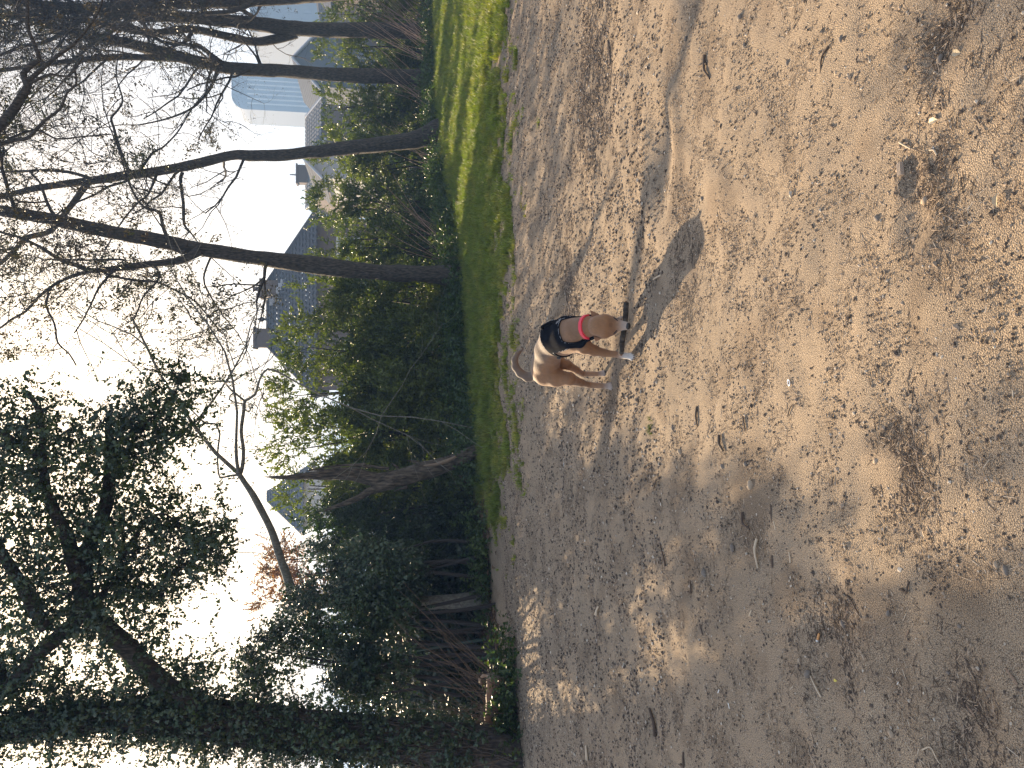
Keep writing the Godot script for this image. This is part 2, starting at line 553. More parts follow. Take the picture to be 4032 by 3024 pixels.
func buildings():
	var h := hip_house("tiled_house", "dark tiled hip-roofed house with two brick chimneys behind the hedge", -0.672, 8.951, 2.126, 5.808, -45.0, 9.0, 4.833, 7.882, M.tile_roof, M.brick)
	chimney(h, Vector3(5.269, 0, -44.4), 0.9, 0.8, 6.4, 8.094, 1)
	chimney(h, Vector3(2.578, 0, -45.2), 1.05, 0.9, 6.6, 8.539, 0)
	var fl := Shape.new()
	for k in 6:
		var p: Vector3 = Vector3(5.54, 6.902, -43.6).lerp(Vector3(4.582, 7.612, -44.5), k / 5.0)
		fl.box(p + Vector3(-0.19, -0.12, -0.1), p + Vector3(0.19, 0.14, 0.12))
	put("stepped_flashing", fl.mesh(), M.lead, h).position = -h.position
	var fin := Shape.new()
	var fp := Vector3(3.638, 7.957, -45)
	fin.tube([Vector4(fp.x, fp.y - 0.3, fp.z, 0.1), Vector4(fp.x, fp.y + 0.15, fp.z, 0.07), Vector4(fp.x, fp.y + 0.3, fp.z, 0.16), Vector4(fp.x, fp.y + 0.5, fp.z, 0.05)], 8)
	put("finial", fin.mesh(), M.tile_roof, h).position = -h.position
	var hb := gable_house("slate_house", "grey slate house with a pale chimney between two leaning trunks", 13.752, 20.818, -62.0, 9.0, 5.915, 7.503, M.slate, M.brick)
	chimney(hb, Vector3(16.205, 0, -61.5), 1.35, 0.8, 6.5, 8.011, 0)
	var mast := Shape.new()
	var mp := Vector3(16.2, 8.011, -61.5)
	mast.tube([Vector4(mp.x, mp.y, mp.z, 0.09), Vector4(mp.x, mp.y + 0.62, mp.z, 0.06)], 6)
	put("flue_pipe", mast.mesh(), M.lead, hb).position = -hb.position
	var hc := gable_house("front_gable_house", "low front-gabled slate house left of the pale chimney house", 12.955, 15.644, -54.0, 7.0, 5.129, 6.483, M.slate, M.lead, true)
	gable_house("steep_roofed_house", "dark steep-roofed house at the foot of the pale tower", 24.258, 29.097, -70.0, 10.0, 6.684, 8.872, M.slate, M.slate, true)
	gable_house("corner_house", "slate-roofed house at the far right edge under bare branches", 27.357, 31.298, -60.0, 10.0, 5.188, 6.559, M.slate, M.brick, true)
	hip_house("ivy_side_house", "grey hip roof showing through leaves beside the split dead trunk", -9.111, -5.472, -7.601, -6.999, -52.0, 8.0, 6.240, 8.875, M.slate, M.render_wall)
	# the pale tower far off, one upper corner rounded
	var tw := thing("tower_block", "pale hazy tower block with vertical fins and a rounded top corner", "tower")
	var x0: float = 71.901
	var x1: float = 84.098
	var top: float = 40.588
	var body := Shape.new()
	var prof := [Vector2(x0, -1), Vector2(x0, top - 3.5)]
	for k in 7:
		var a := PI - k * PI / 12
		prof.append(Vector2(x0 + 3.5 + 3.5 * cos(a), top - 3.5 + 3.5 * sin(a)))
	prof.append(Vector2(x1, top)); prof.append(Vector2(x1, -1))
	for k in prof.size():
		var p: Vector2 = prof[k]
		var q: Vector2 = prof[(k + 1) % prof.size()]
		body.quad(Vector3(p.x, p.y, -210), Vector3(q.x, q.y, -210), Vector3(q.x, q.y, -222), Vector3(p.x, p.y, -222))
	var mid := Vector3((x0 + x1) / 2, top / 2, 0)
	for k in prof.size():
		var p: Vector2 = prof[k]
		var q: Vector2 = prof[(k + 1) % prof.size()]
		body.flat(Vector3(mid.x, mid.y, -210), Vector3(p.x, p.y, -210), Vector3(q.x, q.y, -210))
		body.flat(Vector3(mid.x, mid.y, -222), Vector3(p.x, p.y, -222), Vector3(q.x, q.y, -222))
	put("wall", body.mesh(), plain(0.2, 0.205, 0.225), tw)
	var fin_s := BoxMesh.new()
	fin_s.size = Vector3(0.35, top - 5.0, 0.3)
	for k in 9:
		var f := put("fin", fin_s, M.render_wall, tw)
		f.position = Vector3(x0 + 1.6 + k * (x1 - x0 - 2.4) / 8.0, top / 2 - 1.5, -209.85)
	for k in 8:
		for r in 11:
			var wd := put("window", window_mesh, M.glass, tw)
			wd.position = Vector3(x0 + 1.6 + (k + 0.5) * (x1 - x0 - 2.4) / 8.0, 4.0 + r * 3.0, -209.98)
	rebase(tw, Vector3((x0 + x1) / 2, 0, -216))
	var bx := thing("office_block", "pale flat office block behind the bare right-hand trees", "building")
	var ob := Shape.new()
	ob.box(Vector3(65.986, -1, -165), Vector3(80.417, 26.109, -150))
	put("wall", ob.mesh(), plain(0.22, 0.225, 0.245), bx)
	for k in 5:
		for r in 5:
			var wd := put("window", window_mesh, M.glass, bx)
			wd.position = Vector3(66.423 + 1.5 + k * 2.6, 6.0 + r * 3.2, -149.98)
	rebase(bx, Vector3(72.545, 0, -157))

var window_mesh := make_window_mesh()
func make_window_mesh() -> BoxMesh:
	var b := BoxMesh.new()
	b.size = Vector3(0.8, 1.5, 0.12)
	return b


# ------------------------------------------------------------------ twigs and leaves, the small pieces that crowns are made of
var sprays := []        # bare twig sprays, each with a mesh of twigs, one of small leaves and one of buds
var sprig_meshes := []  # leafy shoots of the hedge shrubs
var ivy_meshes := []    # ivy shoots
var tuft_meshes := []

func sprout(s: Shape, tips: Array, p: Vector3, dir: Vector3, length: float, r: float, depth: int, droop: float):
	var line := []
	var n := 5
	var q := p
	var d := dir
	for k in n + 1:
		var t := float(k) / n
		line.append(Vector4(q.x, q.y, q.z, r * (1.0 - 0.65 * t)))
		tips.append([q, d, t * (0.4 if depth > 0 else 1.0)])
		d = (d + rand_dir() * 0.28 + Vector3(0, -droop, 0)).normalized()
		q += d * length / n
	s.tube(line, 3, Color.WHITE, 0.0, null, false)
	if depth <= 0: return
	var kids := rng.randi_range(3, 5)
	for k in kids:
		var at := rng.randi_range(1, n)
		var a: Vector4 = line[at]
		var along := (xyz(line[at]) - xyz(line[at - 1])).normalized()
		sprout(s, tips, xyz(a), (along * 0.8 + rand_dir() * 0.85).normalized(), length * rng.randf_range(0.4, 0.7), a.w * 0.62, depth - 1, droop)

func leaf_blade(s: Shape, p: Vector3, dir: Vector3, face: Vector3, length: float, width: float, fold: float, tint := Color.WHITE):
	var side := dir.cross(face).normalized()
	var up := side.cross(dir).normalized()
	var a := p
	var m1 := p + dir * length * 0.35 + up * length * 0.05
	var m2 := p + dir * length * 0.72 + up * length * 0.02
	var b := p + dir * length - up * length * 0.10
	var l := side * width * 0.5 + up * fold * width
	var r := -side * width * 0.5 + up * fold * width
	s.flat(a, m1 + l, m1, tint); s.flat(a, m1, m1 + r, tint)
	s.quad(m1, m1 + l, m2 + l * 0.75, m2, tint); s.quad(m1 + r, m1, m2, m2 + r * 0.75, tint)
	s.flat(m2, m2 + l * 0.75, b, tint); s.flat(m2, b, m2 + r * 0.75, tint)

func ivy_blade(s: Shape, p: Vector3, dir: Vector3, face: Vector3, size: float, tint := Color.WHITE):
	var side := dir.cross(face).normalized()
	var up := side.cross(dir).normalized()
	var mid := p + dir * size * 0.35 + up * size * 0.06
	var rim := [p, p + side * size * 0.46 + dir * size * 0.12, p + side * size * 0.30 + dir * size * 0.45, p + dir * size, p - side * size * 0.30 + dir * size * 0.45, p - side * size * 0.46 + dir * size * 0.12]
	for k in 6:
		s.flat(mid, rim[k], rim[(k + 1) % 6], tint)

func crown_pieces():
	for k in 5:
		var s := Shape.new()
		var tips := []
		sprout(s, tips, Vector3.ZERO, Vector3.UP, 1.0, 0.011, 3, 0.035)
		var lf := Shape.new()
		var bud := Shape.new()
		for t in tips:
			if t[2] < 0.3: continue
			if rng.randf() < 0.30:
				var p: Vector3 = t[0]
				var size := rng.randf_range(0.012, 0.026)
				leaf_blade(bud, p, (t[1] + rand_dir() * 0.8).normalized(), rand_dir(), size, size * 0.6, 0.1)
			if t[2] > 0.75 and rng.randf() < 0.15:
				var p: Vector3 = t[0]
				for j in rng.randi_range(5, 9):
					var dn := (Vector3(0, -1.0, 0) + rand_dir() * 0.75).normalized()
					leaf_blade(lf, p + rand_dir() * 0.06, dn, rand_dir(), rng.randf_range(0.045, 0.085), rng.randf_range(0.02, 0.032), 0.1)
		sprays.append([s.mesh(), lf.mesh(), bud.mesh()])
	for k in 5:
		var s := Shape.new()
		var q := Vector3.ZERO
		var d := Vector3.UP
		var line := []
		for j in 8:
			line.append(Vector4(q.x, q.y, q.z, 0.0022))
			for e in 2:
				var out := (rand_dir() + d * 0.5).normalized()
				leaf_blade(s, q, (out + d * 0.3).normalized(), (d + rand_dir() * 0.5).normalized(), rng.randf_range(0.035, 0.06), rng.randf_range(0.018, 0.028), 0.12, Color(1, 1, 1) * rng.randf_range(0.8, 1.2))
			d = (d + rand_dir() * 0.3).normalized()
			q += d * 0.028
		s.tube(line, 3, Color(0.6, 0.5, 0.5), 0.0, null, false)
		sprig_meshes.append(s.mesh())
	for k in 5:
		var s := Shape.new()
		var q := Vector3.ZERO
		var d := Vector3.UP
		var line := []
		for j in 9:
			line.append(Vector4(q.x, q.y, q.z, 0.0025))
			for e in rng.randi_range(1, 2):
				var out := rand_dir()
				out.y = absf(out.y) * 0.4
				var foot := q + out * 0.02
				ivy_blade(s, foot, (out + Vector3(0, -0.7, 0) + rand_dir() * 0.4).normalized(), (out + Vector3.UP).normalized(), rng.randf_range(0.035, 0.065), Color(1, 1, 1) * rng.randf_range(0.75, 1.25))
			d = (d + rand_dir() * 0.35).normalized()
			q += d * 0.038
		s.tube(line, 3, Color(0.9, 0.7, 0.6), 0.0, null, false)
		ivy_meshes.append(s.mesh())
	for k in 4:
		var s := Shape.new()
		for j in 9:
			var a := rng.randf() * TAU
			var foot := Vector3(cos(a), 0, sin(a)) * rng.randf() * 0.022
			var lean := Vector3(cos(a + rng.randf_range(-1, 1)), 0, sin(a)) * rng.randf_range(0.1, 0.8)
			var h := rng.randf_range(0.035, 0.085)
			var wide := Vector3(-sin(a), 0, cos(a)) * rng.randf_range(0.0024, 0.0042)
			var m := foot + Vector3(0, h * 0.6, 0) + lean * h * 0.3
			var t := foot + Vector3(0, h, 0) + lean * h
			var tint := Color(1, 1, 1) * rng.randf_range(0.75, 1.3)
			s.quad(foot - wide, foot + wide, m + wide * 0.8, m - wide * 0.8, tint)
			s.flat(m - wide * 0.8, m + wide * 0.8, t, tint)
		tuft_meshes.append(s.mesh())

# ------------------------------------------------------------------ bare trees
# side branches that carry on where the drawn limbs end or thin out
func branch_out(out: Array, p: Vector3, dir: Vector3, length: float, r: float, depth: int, rise: float):
	var line := []
	var q := p
	var d := dir
	var n := 6
	for k in n + 1:
		line.append(Vector4(q.x, q.y, q.z, r * (1.0 - 0.6 * k / n)))
		d = (d + rand_dir() * 0.25 + Vector3(0, rise, 0)).normalized()
		q += d * length / n
	out.append(line)
	if depth <= 0: return
	for k in rng.randi_range(2, 4):
		var at := rng.randi_range(2, n)
		branch_out(out, xyz(line[at]), (d * 0.6 + rand_dir() * 0.8 + Vector3(0, rise, 0)).normalized(), length * rng.randf_range(0.5, 0.8), line[at].w * 0.7, depth - 1, rise)

func bare_tree(called: String, label: String, trunk: Array, limbs: Array, side_branches: int, spray_count: int, leafy: float, bark: Material, spray_size := 1.0, from_y := 2.5, group := "bare spring trees along the hedge"):
	var foot := xyz(trunk[0])
	foot.y = height(foot.x, foot.z)
	var o := thing(called, label, "tree", Vector3.ZERO, group)
	var fine := smooth_line(trunk, 0.09)
	# root flare
	var base: Vector4 = fine[0]
	for k in fine.size():
		var up: float = fine[k].y - base.y
		if up < 0.6:
			fine[k].w *= 1.0 + 0.22 * pow(1.0 - up / 0.6, 2.0)
	fine.push_front(Vector4(base.x, foot.y - 0.15, base.z, fine[0].w * 1.15))
	var s := Shape.new()
	s.tube(fine, 18, Color.WHITE, 0.16, n_mid)
	put("trunk", s.mesh(), bark, o)
	var skeleton := []
	skeleton.append_array(fine)
	for l in limbs:
		var b := smooth_line(l, 0.12)
		var ls := Shape.new()
		ls.tube(b, 10, Color.WHITE, 0.12, n_mid)
		put("limb", ls.mesh(), bark, o)
		skeleton.append_array(b)
	var high := []
	for q in skeleton:
		if q.y > from_y: high.append(q)
	var extra := []
	for k in side_branches:
		var q: Vector4 = high[rng.randi_range(0, high.size() - 1)]
		var out := rand_dir()
		out.y = absf(out.y) * 0.6 + 0.1
		branch_out(extra, xyz(q), out.normalized(), rng.randf_range(1.2, 2.6), minf(q.w * 0.45, 0.035), 1, 0.06)
	# the tops, out of the picture
	for l in [trunk] + limbs:
		var end: Vector4 = l[-1]
		if end.w > 0.012 and l.size() > 1:
			var dir := (xyz(end) - xyz(l[-2])).normalized()
			branch_out(extra, xyz(end), dir, 2.6, end.w * 0.9, 2, 0.05)
	var bs := Shape.new()
	for l in extra:
		bs.tube(l, 5, Color.WHITE, 0.0, null, false)
	if extra.size() > 0:
		tag(put("branches", bs.mesh(), bark, o), "", "", "", "stuff")
	var spots := []
	for l in extra:
		for k in range(1, l.size()):
			spots.append([xyz(l[k]), (xyz(l[k]) - xyz(l[k - 1])).normalized()])
	for q in high:
		if q.w < 0.06: spots.append([xyz(q), Vector3.UP])
	var piles := [[], [], [], [], []]
	for k in spray_count:
		if spots.is_empty(): break
		var sp: Array = spots[rng.randi_range(0, spots.size() - 1)]
		var dir: Vector3 = (sp[1] * 0.5 + rand_dir() * 0.9 + Vector3(0, 0.1, 0)).normalized()
		piles[k % 5].append(Transform3D(facing(dir, rng.randf() * TAU, rng.randf_range(0.6, 1.25) * spray_size), sp[0]))
	if spray_count > 0:
		var crown := Node3D.new()
		crown.name = "crown"
		o.add_child(crown)
		for k in 5:
			many("twigs", sprays[k][0], M.twig, piles[k], PackedColorArray(), crown)
			var few: Array = piles[k].slice(0, int(piles[k].size() * leafy))
			var tints := PackedColorArray()
			for t in few:
				tints.append(Color(0.03, 0.034, 0.018).lerp(Color(0.045, 0.026, 0.022), rng.randf()) * rng.randf_range(0.7, 1.3))
			if few.size() > 0: many("leaves", sprays[k][1], M.leaf, few, tints, crown)
			var bt := PackedColorArray()
			for t in piles[k]:
				bt.append(Color(0.034, 0.026, 0.018) * rng.randf_range(0.7, 1.3))
			many("buds", sprays[k][2], M.leaf, piles[k], bt, crown)
	rebase(o, foot)
	return o

func trees():
	crown_pieces()
	bare_tree("forked_tree", "big forked bare tree in the middle with a heap of roots at its foot",
		[Vector4(2.037, 0.02, -14.2, 0.197), Vector4(2.012, 0.388, -14.2, 0.171), Vector4(2.025, 0.897, -14.2, 0.149), Vector4(2.03, 1.559, -14.2, 0.139), Vector4(2.071, 2.144, -14.2, 0.151), Vector4(2.128, 2.673, -14.2, 0.166), Vector4(2.186, 3.196, -14.2, 0.149), Vector4(2.245, 3.767, -14.2, 0.127), Vector4(2.32, 4.299, -14.2, 0.122), Vector4(2.373, 4.724, -14.2, 0.122), Vector4(2.485, 5.298, -14.2, 0.121), Vector4(2.579, 5.878, -14.2, 0.116), Vector4(2.673, 6.42, -14.2, 0.111), Vector4(2.768, 6.89, -14.2, 0.107), Vector4(2.858, 7.44, -14.2, 0.098), Vector4(2.921, 7.869, -14.2, 0.0936), Vector4(3.016, 8.434, -14.2, 0.0852), Vector4(3.071, 8.991, -14.2, 0.073)],
		[[Vector4(2.325, 4.648, -14.1, 0.0967), Vector4(2.191, 4.854, -14.1, 0.0683), Vector4(2.13, 5.029, -14.1, 0.0642), Vector4(2.072, 5.421, -14.1, 0.0599), Vector4(2.005, 5.847, -14.1, 0.0556), Vector4(1.95, 6.165, -14.1, 0.0514), Vector4(1.936, 6.415, -14.1, 0.0473), Vector4(2.016, 6.641, -14.1, 0.0393), Vector4(2.082, 6.852, -14.1, 0.0353), Vector4(2.247, 7.112, -14.1, 0.0313), Vector4(2.329, 7.241, -14.1, 0.0273), Vector4(2.468, 7.534, -14.1, 0.0233), Vector4(2.544, 7.824, -14.1, 0.0194), Vector4(2.692, 8.246, -14.1, 0.0154)],
		 [Vector4(1.923, 6.314, -14, 0.0353), Vector4(1.838, 6.612, -14, 0.0312), Vector4(1.723, 6.857, -14, 0.0272), Vector4(1.619, 7.007, -14, 0.0252), Vector4(1.429, 7.214, -14, 0.0232), Vector4(1.209, 7.392, -14, 0.0213), Vector4(1.075, 7.604, -14, 0.0193), Vector4(0.927, 7.78, -14, 0.0154), Vector4(0.762, 8.059, -14, 0.0134)],
		 [Vector4(2.27, 4.868, -14, 0.0399), Vector4(2.313, 5.027, -14, 0.0358), Vector4(2.626, 5.207, -14, 0.0318), Vector4(2.948, 5.289, -14, 0.0278), Vector4(2.989, 5.468, -14, 0.0238), Vector4(3.11, 5.616, -14, 0.0217), Vector4(3.35, 5.742, -14, 0.0197), Vector4(3.544, 5.816, -14, 0.0158)],
		 [Vector4(2.036, 5.587, -13.9, 0.0275), Vector4(2.002, 5.697, -13.9, 0.0196), Vector4(2.093, 5.807, -13.9, 0.0196), Vector4(2.103, 6.026, -13.9, 0.0176), Vector4(2.076, 6.46, -13.9, 0.0155), Vector4(2.082, 6.819, -13.9, 0.0135), Vector4(2.059, 7.103, -13.9, 0.0115)],
		 [Vector4(1.997, 5.31, -13.7, 0.0233), Vector4(1.86, 5.2, -13.7, 0.0194), Vector4(1.704, 5.252, -13.7, 0.0175), Vector4(1.467, 5.456, -13.7, 0.0155), Vector4(1.272, 5.528, -13.7, 0.0135), Vector4(1.078, 5.601, -13.7, 0.0116)],
		 [Vector4(1.826, 6.035, -13.6, 0.0229), Vector4(1.769, 5.857, -13.6, 0.0191), Vector4(1.722, 5.571, -13.6, 0.0192), Vector4(1.692, 5.21, -13.6, 0.0173), Vector4(1.559, 4.918, -13.6, 0.0155), Vector4(1.394, 4.625, -13.6, 0.0136), Vector4(1.087, 4.366, -13.6, 0.0117), Vector4(0.855, 4.181, -13.6, 0.00976)],
		 [Vector4(1.907, 5.857, -13.6, 0.0229), Vector4(1.596, 6.106, -13.6, 0.019), Vector4(1.366, 6.212, -13.6, 0.0152), Vector4(1.059, 6.353, -13.6, 0.0133), Vector4(0.83, 6.494, -13.6, 0.0114)],
		 [Vector4(1.589, 6.922, -13.8, 0.0191), Vector4(1.296, 6.992, -13.8, 0.0191), Vector4(0.992, 6.865, -13.8, 0.0172), Vector4(0.686, 6.816, -13.8, 0.0153), Vector4(0.496, 6.638, -13.8, 0.0134), Vector4(0.304, 6.532, -13.8, 0.0115)],
		 [Vector4(2.381, 4.537, -14.6, 0.0209), Vector4(1.917, 4.696, -14.6, 0.0167), Vector4(1.585, 4.577, -14.6, 0.0146), Vector4(1.253, 4.378, -14.6, 0.0126)]],
		18, 170, 0.8, M.bark, 0.9, 3.2)
	bare_tree("curved_tree", "slender curved trunk standing between the two slate roofs",
		[Vector4(6.039, 0.229, -18.5, 0.256), Vector4(5.964, 0.384, -18.5, 0.244), Vector4(5.791, 0.934, -18.5, 0.199), Vector4(5.681, 1.576, -18.5, 0.176), Vector4(5.554, 2.339, -18.5, 0.153), Vector4(5.444, 3.028, -18.5, 0.146), Vector4(5.334, 3.709, -18.5, 0.129), Vector4(5.266, 4.453, -18.5, 0.118), Vector4(5.265, 4.893, -18.5, 0.112), Vector4(5.074, 5.55, -18.5, 0.106), Vector4(4.91, 6.13, -18.5, 0.105), Vector4(4.792, 6.645, -18.5, 0.105), Vector4(4.693, 7.203, -18.5, 0.099), Vector4(4.602, 7.621, -18.5, 0.0986), Vector4(4.534, 7.996, -18.5, 0.0879), Vector4(4.451, 8.484, -18.5, 0.0772), Vector4(4.335, 9.032, -18.5, 0.0717), Vector4(4.217, 9.426, -18.5, 0.0663), Vector4(4.11, 9.798, -18.5, 0.061), Vector4(3.933, 10.44, -18.5, 0.0505)],
		[[Vector4(4.497, 7.888, -18.3, 0.0767), Vector4(4.307, 8.031, -18.3, 0.0715), Vector4(4.013, 8.22, -18.3, 0.0663), Vector4(3.699, 8.446, -18.3, 0.0611), Vector4(3.355, 8.699, -18.3, 0.0609), Vector4(3.255, 8.969, -18.3, 0.0557), Vector4(3.177, 9.201, -18.3, 0.0556), Vector4(2.897, 9.432, -18.3, 0.0504), Vector4(2.618, 9.708, -18.3, 0.0452), Vector4(2.296, 10.16, -18.3, 0.04)],
		 [Vector4(4.743, 5.928, -18.2, 0.0415), Vector4(4.616, 5.977, -18.2, 0.0389), Vector4(4.348, 5.957, -18.2, 0.0363), Vector4(4.049, 5.918, -18.2, 0.0363), Vector4(3.572, 5.898, -18.2, 0.0311), Vector4(3.421, 5.78, -18.2, 0.0208), Vector4(3.218, 5.633, -18.2, 0.0156)],
		 [Vector4(4.62, 6.983, -18, 0.0406), Vector4(5.058, 7.153, -18, 0.0304), Vector4(5.626, 7.314, -18, 0.0278), Vector4(5.806, 7.361, -18, 0.0253), Vector4(5.965, 7.239, -18, 0.0228), Vector4(6.194, 7.125, -18, 0.0203), Vector4(6.473, 7.191, -18, 0.0177), Vector4(6.732, 7.257, -18, 0.0152), Vector4(7.18, 7.22, -18, 0.0126)],
		 [Vector4(4.636, 6.41, -18, 0.0306), Vector4(4.169, 6.602, -18, 0.0255), Vector4(3.999, 6.793, -18, 0.0229), Vector4(3.643, 7.078, -18, 0.0203), Vector4(3.333, 7.267, -18, 0.0177)],
		 [Vector4(4.498, 7.818, -18.1, 0.0405), Vector4(4.611, 8.24, -18.1, 0.0353), Vector4(4.63, 8.703, -18.1, 0.0301), Vector4(4.589, 9.163, -18.1, 0.025), Vector4(4.548, 9.619, -18.1, 0.0199)],
		 [Vector4(4.753, 6.91, -18.4, 0.0312), Vector4(5.203, 6.617, -18.4, 0.026), Vector4(5.318, 6.421, -18.4, 0.0209), Vector4(5.646, 6.125, -18.4, 0.0183), Vector4(5.972, 5.927, -18.4, 0.0157)]],
		18, 150, 0.4, M.bark, 1.05, 4.0)
	bare_tree("straight_tree", "tall straight trunk right in front of the pale tower",
		[Vector4(8.346, 0.208, -21, 0.239), Vector4(8.32, 0.609, -21, 0.207), Vector4(8.28, 1.599, -21, 0.193), Vector4(8.249, 2.246, -21, 0.186), Vector4(8.254, 3.295, -21, 0.172), Vector4(8.251, 4.243, -21, 0.165), Vector4(8.235, 4.852, -21, 0.158), Vector4(8.237, 5.351, -21, 0.157), Vector4(8.315, 5.983, -21, 0.15), Vector4(8.402, 6.45, -21, 0.144), Vector4(8.562, 7.228, -21, 0.143), Vector4(8.71, 7.974, -21, 0.13), Vector4(8.844, 8.874, -21, 0.117), Vector4(9.022, 9.761, -21, 0.105), Vector4(9.256, 10.92, -21, 0.0865), Vector4(9.401, 11.55, -21, 0.0688)],
		[[Vector4(8.327, 6.504, -20.8, 0.0948), Vector4(8.304, 7.174, -20.8, 0.0825), Vector4(8.277, 7.726, -20.8, 0.0763), Vector4(8.243, 8.218, -20.8, 0.0759), Vector4(8.154, 8.815, -20.8, 0.0697), Vector4(8.044, 9.395, -20.8, 0.0636), Vector4(7.874, 10.2, -20.8, 0.0517), Vector4(7.728, 10.83, -20.8, 0.0457), Vector4(7.614, 11.35, -20.8, 0.0398)],
		 [Vector4(8.172, 5.673, -20.6, 0.0709), Vector4(8.537, 6.01, -20.6, 0.053), Vector4(8.611, 6.456, -20.6, 0.047), Vector4(8.641, 7.009, -20.6, 0.0409), Vector4(8.949, 7.557, -20.6, 0.0349)],
		 [Vector4(7.991, 5.653, -20.5, 0.047), Vector4(7.51, 5.821, -20.5, 0.0352), Vector4(7.017, 6.211, -20.5, 0.0293), Vector4(6.757, 6.653, -20.5, 0.0233), Vector4(6.593, 7.092, -20.5, 0.0203), Vector4(6.476, 7.528, -20.5, 0.0174)]],
		24, 230, 0.2, M.bark, 1.15, 4.5)
	bare_tree("twin_trunk_tree", "twin-stemmed trunk at the right between pink shoots",
		[Vector4(9.82, 0.203, -21.5, 0.245), Vector4(9.78, 0.893, -21.5, 0.212), Vector4(9.72, 1.852, -21.5, 0.204), Vector4(9.65, 2.945, -21.5, 0.196), Vector4(9.621, 3.825, -21.5, 0.188), Vector4(9.634, 4.309, -21.5, 0.187), Vector4(9.683, 4.968, -21.5, 0.174), Vector4(9.697, 5.738, -21.5, 0.16), Vector4(9.706, 6.568, -21.5, 0.147), Vector4(9.707, 7.479, -21.5, 0.14), Vector4(9.68, 8.128, -21.5, 0.133), Vector4(9.741, 9.172, -21.5, 0.12), Vector4(9.756, 10.17, -21.5, 0.101), Vector4(9.771, 11.14, -21.5, 0.0827)],
		[[Vector4(9.54, 3.836, -21.6, 0.139), Vector4(9.353, 4.322, -21.6, 0.125), Vector4(9.229, 4.984, -21.6, 0.112), Vector4(9.346, 5.758, -21.6, 0.105), Vector4(9.443, 6.592, -21.6, 0.0986), Vector4(9.263, 7.507, -21.6, 0.0917), Vector4(9.302, 7.965, -21.6, 0.0853), Vector4(9.36, 8.477, -21.6, 0.0789), Vector4(9.47, 9.096, -21.6, 0.0724), Vector4(9.469, 9.876, -21.6, 0.066), Vector4(9.471, 10.75, -21.6, 0.0536), Vector4(9.485, 11.19, -21.6, 0.0475)],
		 [Vector4(9.668, 4.758, -21.3, 0.0616), Vector4(9.938, 5.23, -21.3, 0.0491), Vector4(10.14, 5.698, -21.3, 0.0428), Vector4(10.35, 6.163, -21.3, 0.0366)],
		 [Vector4(9.314, 6.371, -21.2, 0.0605), Vector4(8.934, 6.601, -21.2, 0.0483), Vector4(8.821, 6.829, -21.2, 0.0422), Vector4(8.516, 7.396, -21.2, 0.036), Vector4(8.508, 7.846, -21.2, 0.0299)]],
		26, 240, 0.2, M.bark, 1.2, 4.0)
	bare_tree("edge_tree", "bare tree cut off by the right edge of the view",
		[Vector4(10.31, 0.234, -20, 0.204), Vector4(10.09, 1.828, -20, 0.189), Vector4(9.827, 3.209, -20, 0.176), Vector4(9.622, 4.559, -20, 0.162), Vector4(9.453, 5.77, -20, 0.149), Vector4(9.319, 6.849, -20, 0.136), Vector4(9.165, 7.908, -20, 0.124), Vector4(8.992, 8.947, -20, 0.1), Vector4(8.83, 9.866, -20, 0.0828), Vector4(8.716, 10.47, -20, 0.0714)],
		[[Vector4(9.503, 4.529, -19.8, 0.0687), Vector4(9.175, 5.185, -19.8, 0.057), Vector4(9.047, 5.942, -19.8, 0.0453), Vector4(8.83, 6.689, -19.8, 0.0393)],
		 [Vector4(9.209, 7.006, -19.8, 0.0673), Vector4(8.809, 7.531, -19.8, 0.0502), Vector4(8.443, 7.947, -19.8, 0.0389), Vector4(8.124, 8.36, -19.8, 0.0332), Vector4(7.719, 8.771, -19.8, 0.0276)],
		 [Vector4(8.942, 8.326, -19.7, 0.0661), Vector4(8.44, 8.835, -19.7, 0.0548), Vector4(8.074, 9.34, -19.7, 0.0437), Vector4(7.929, 9.841, -19.7, 0.038), Vector4(7.677, 10.34, -19.7, 0.0325)]],
		20, 180, 0.2, M.bark, 1.2, 4.0)
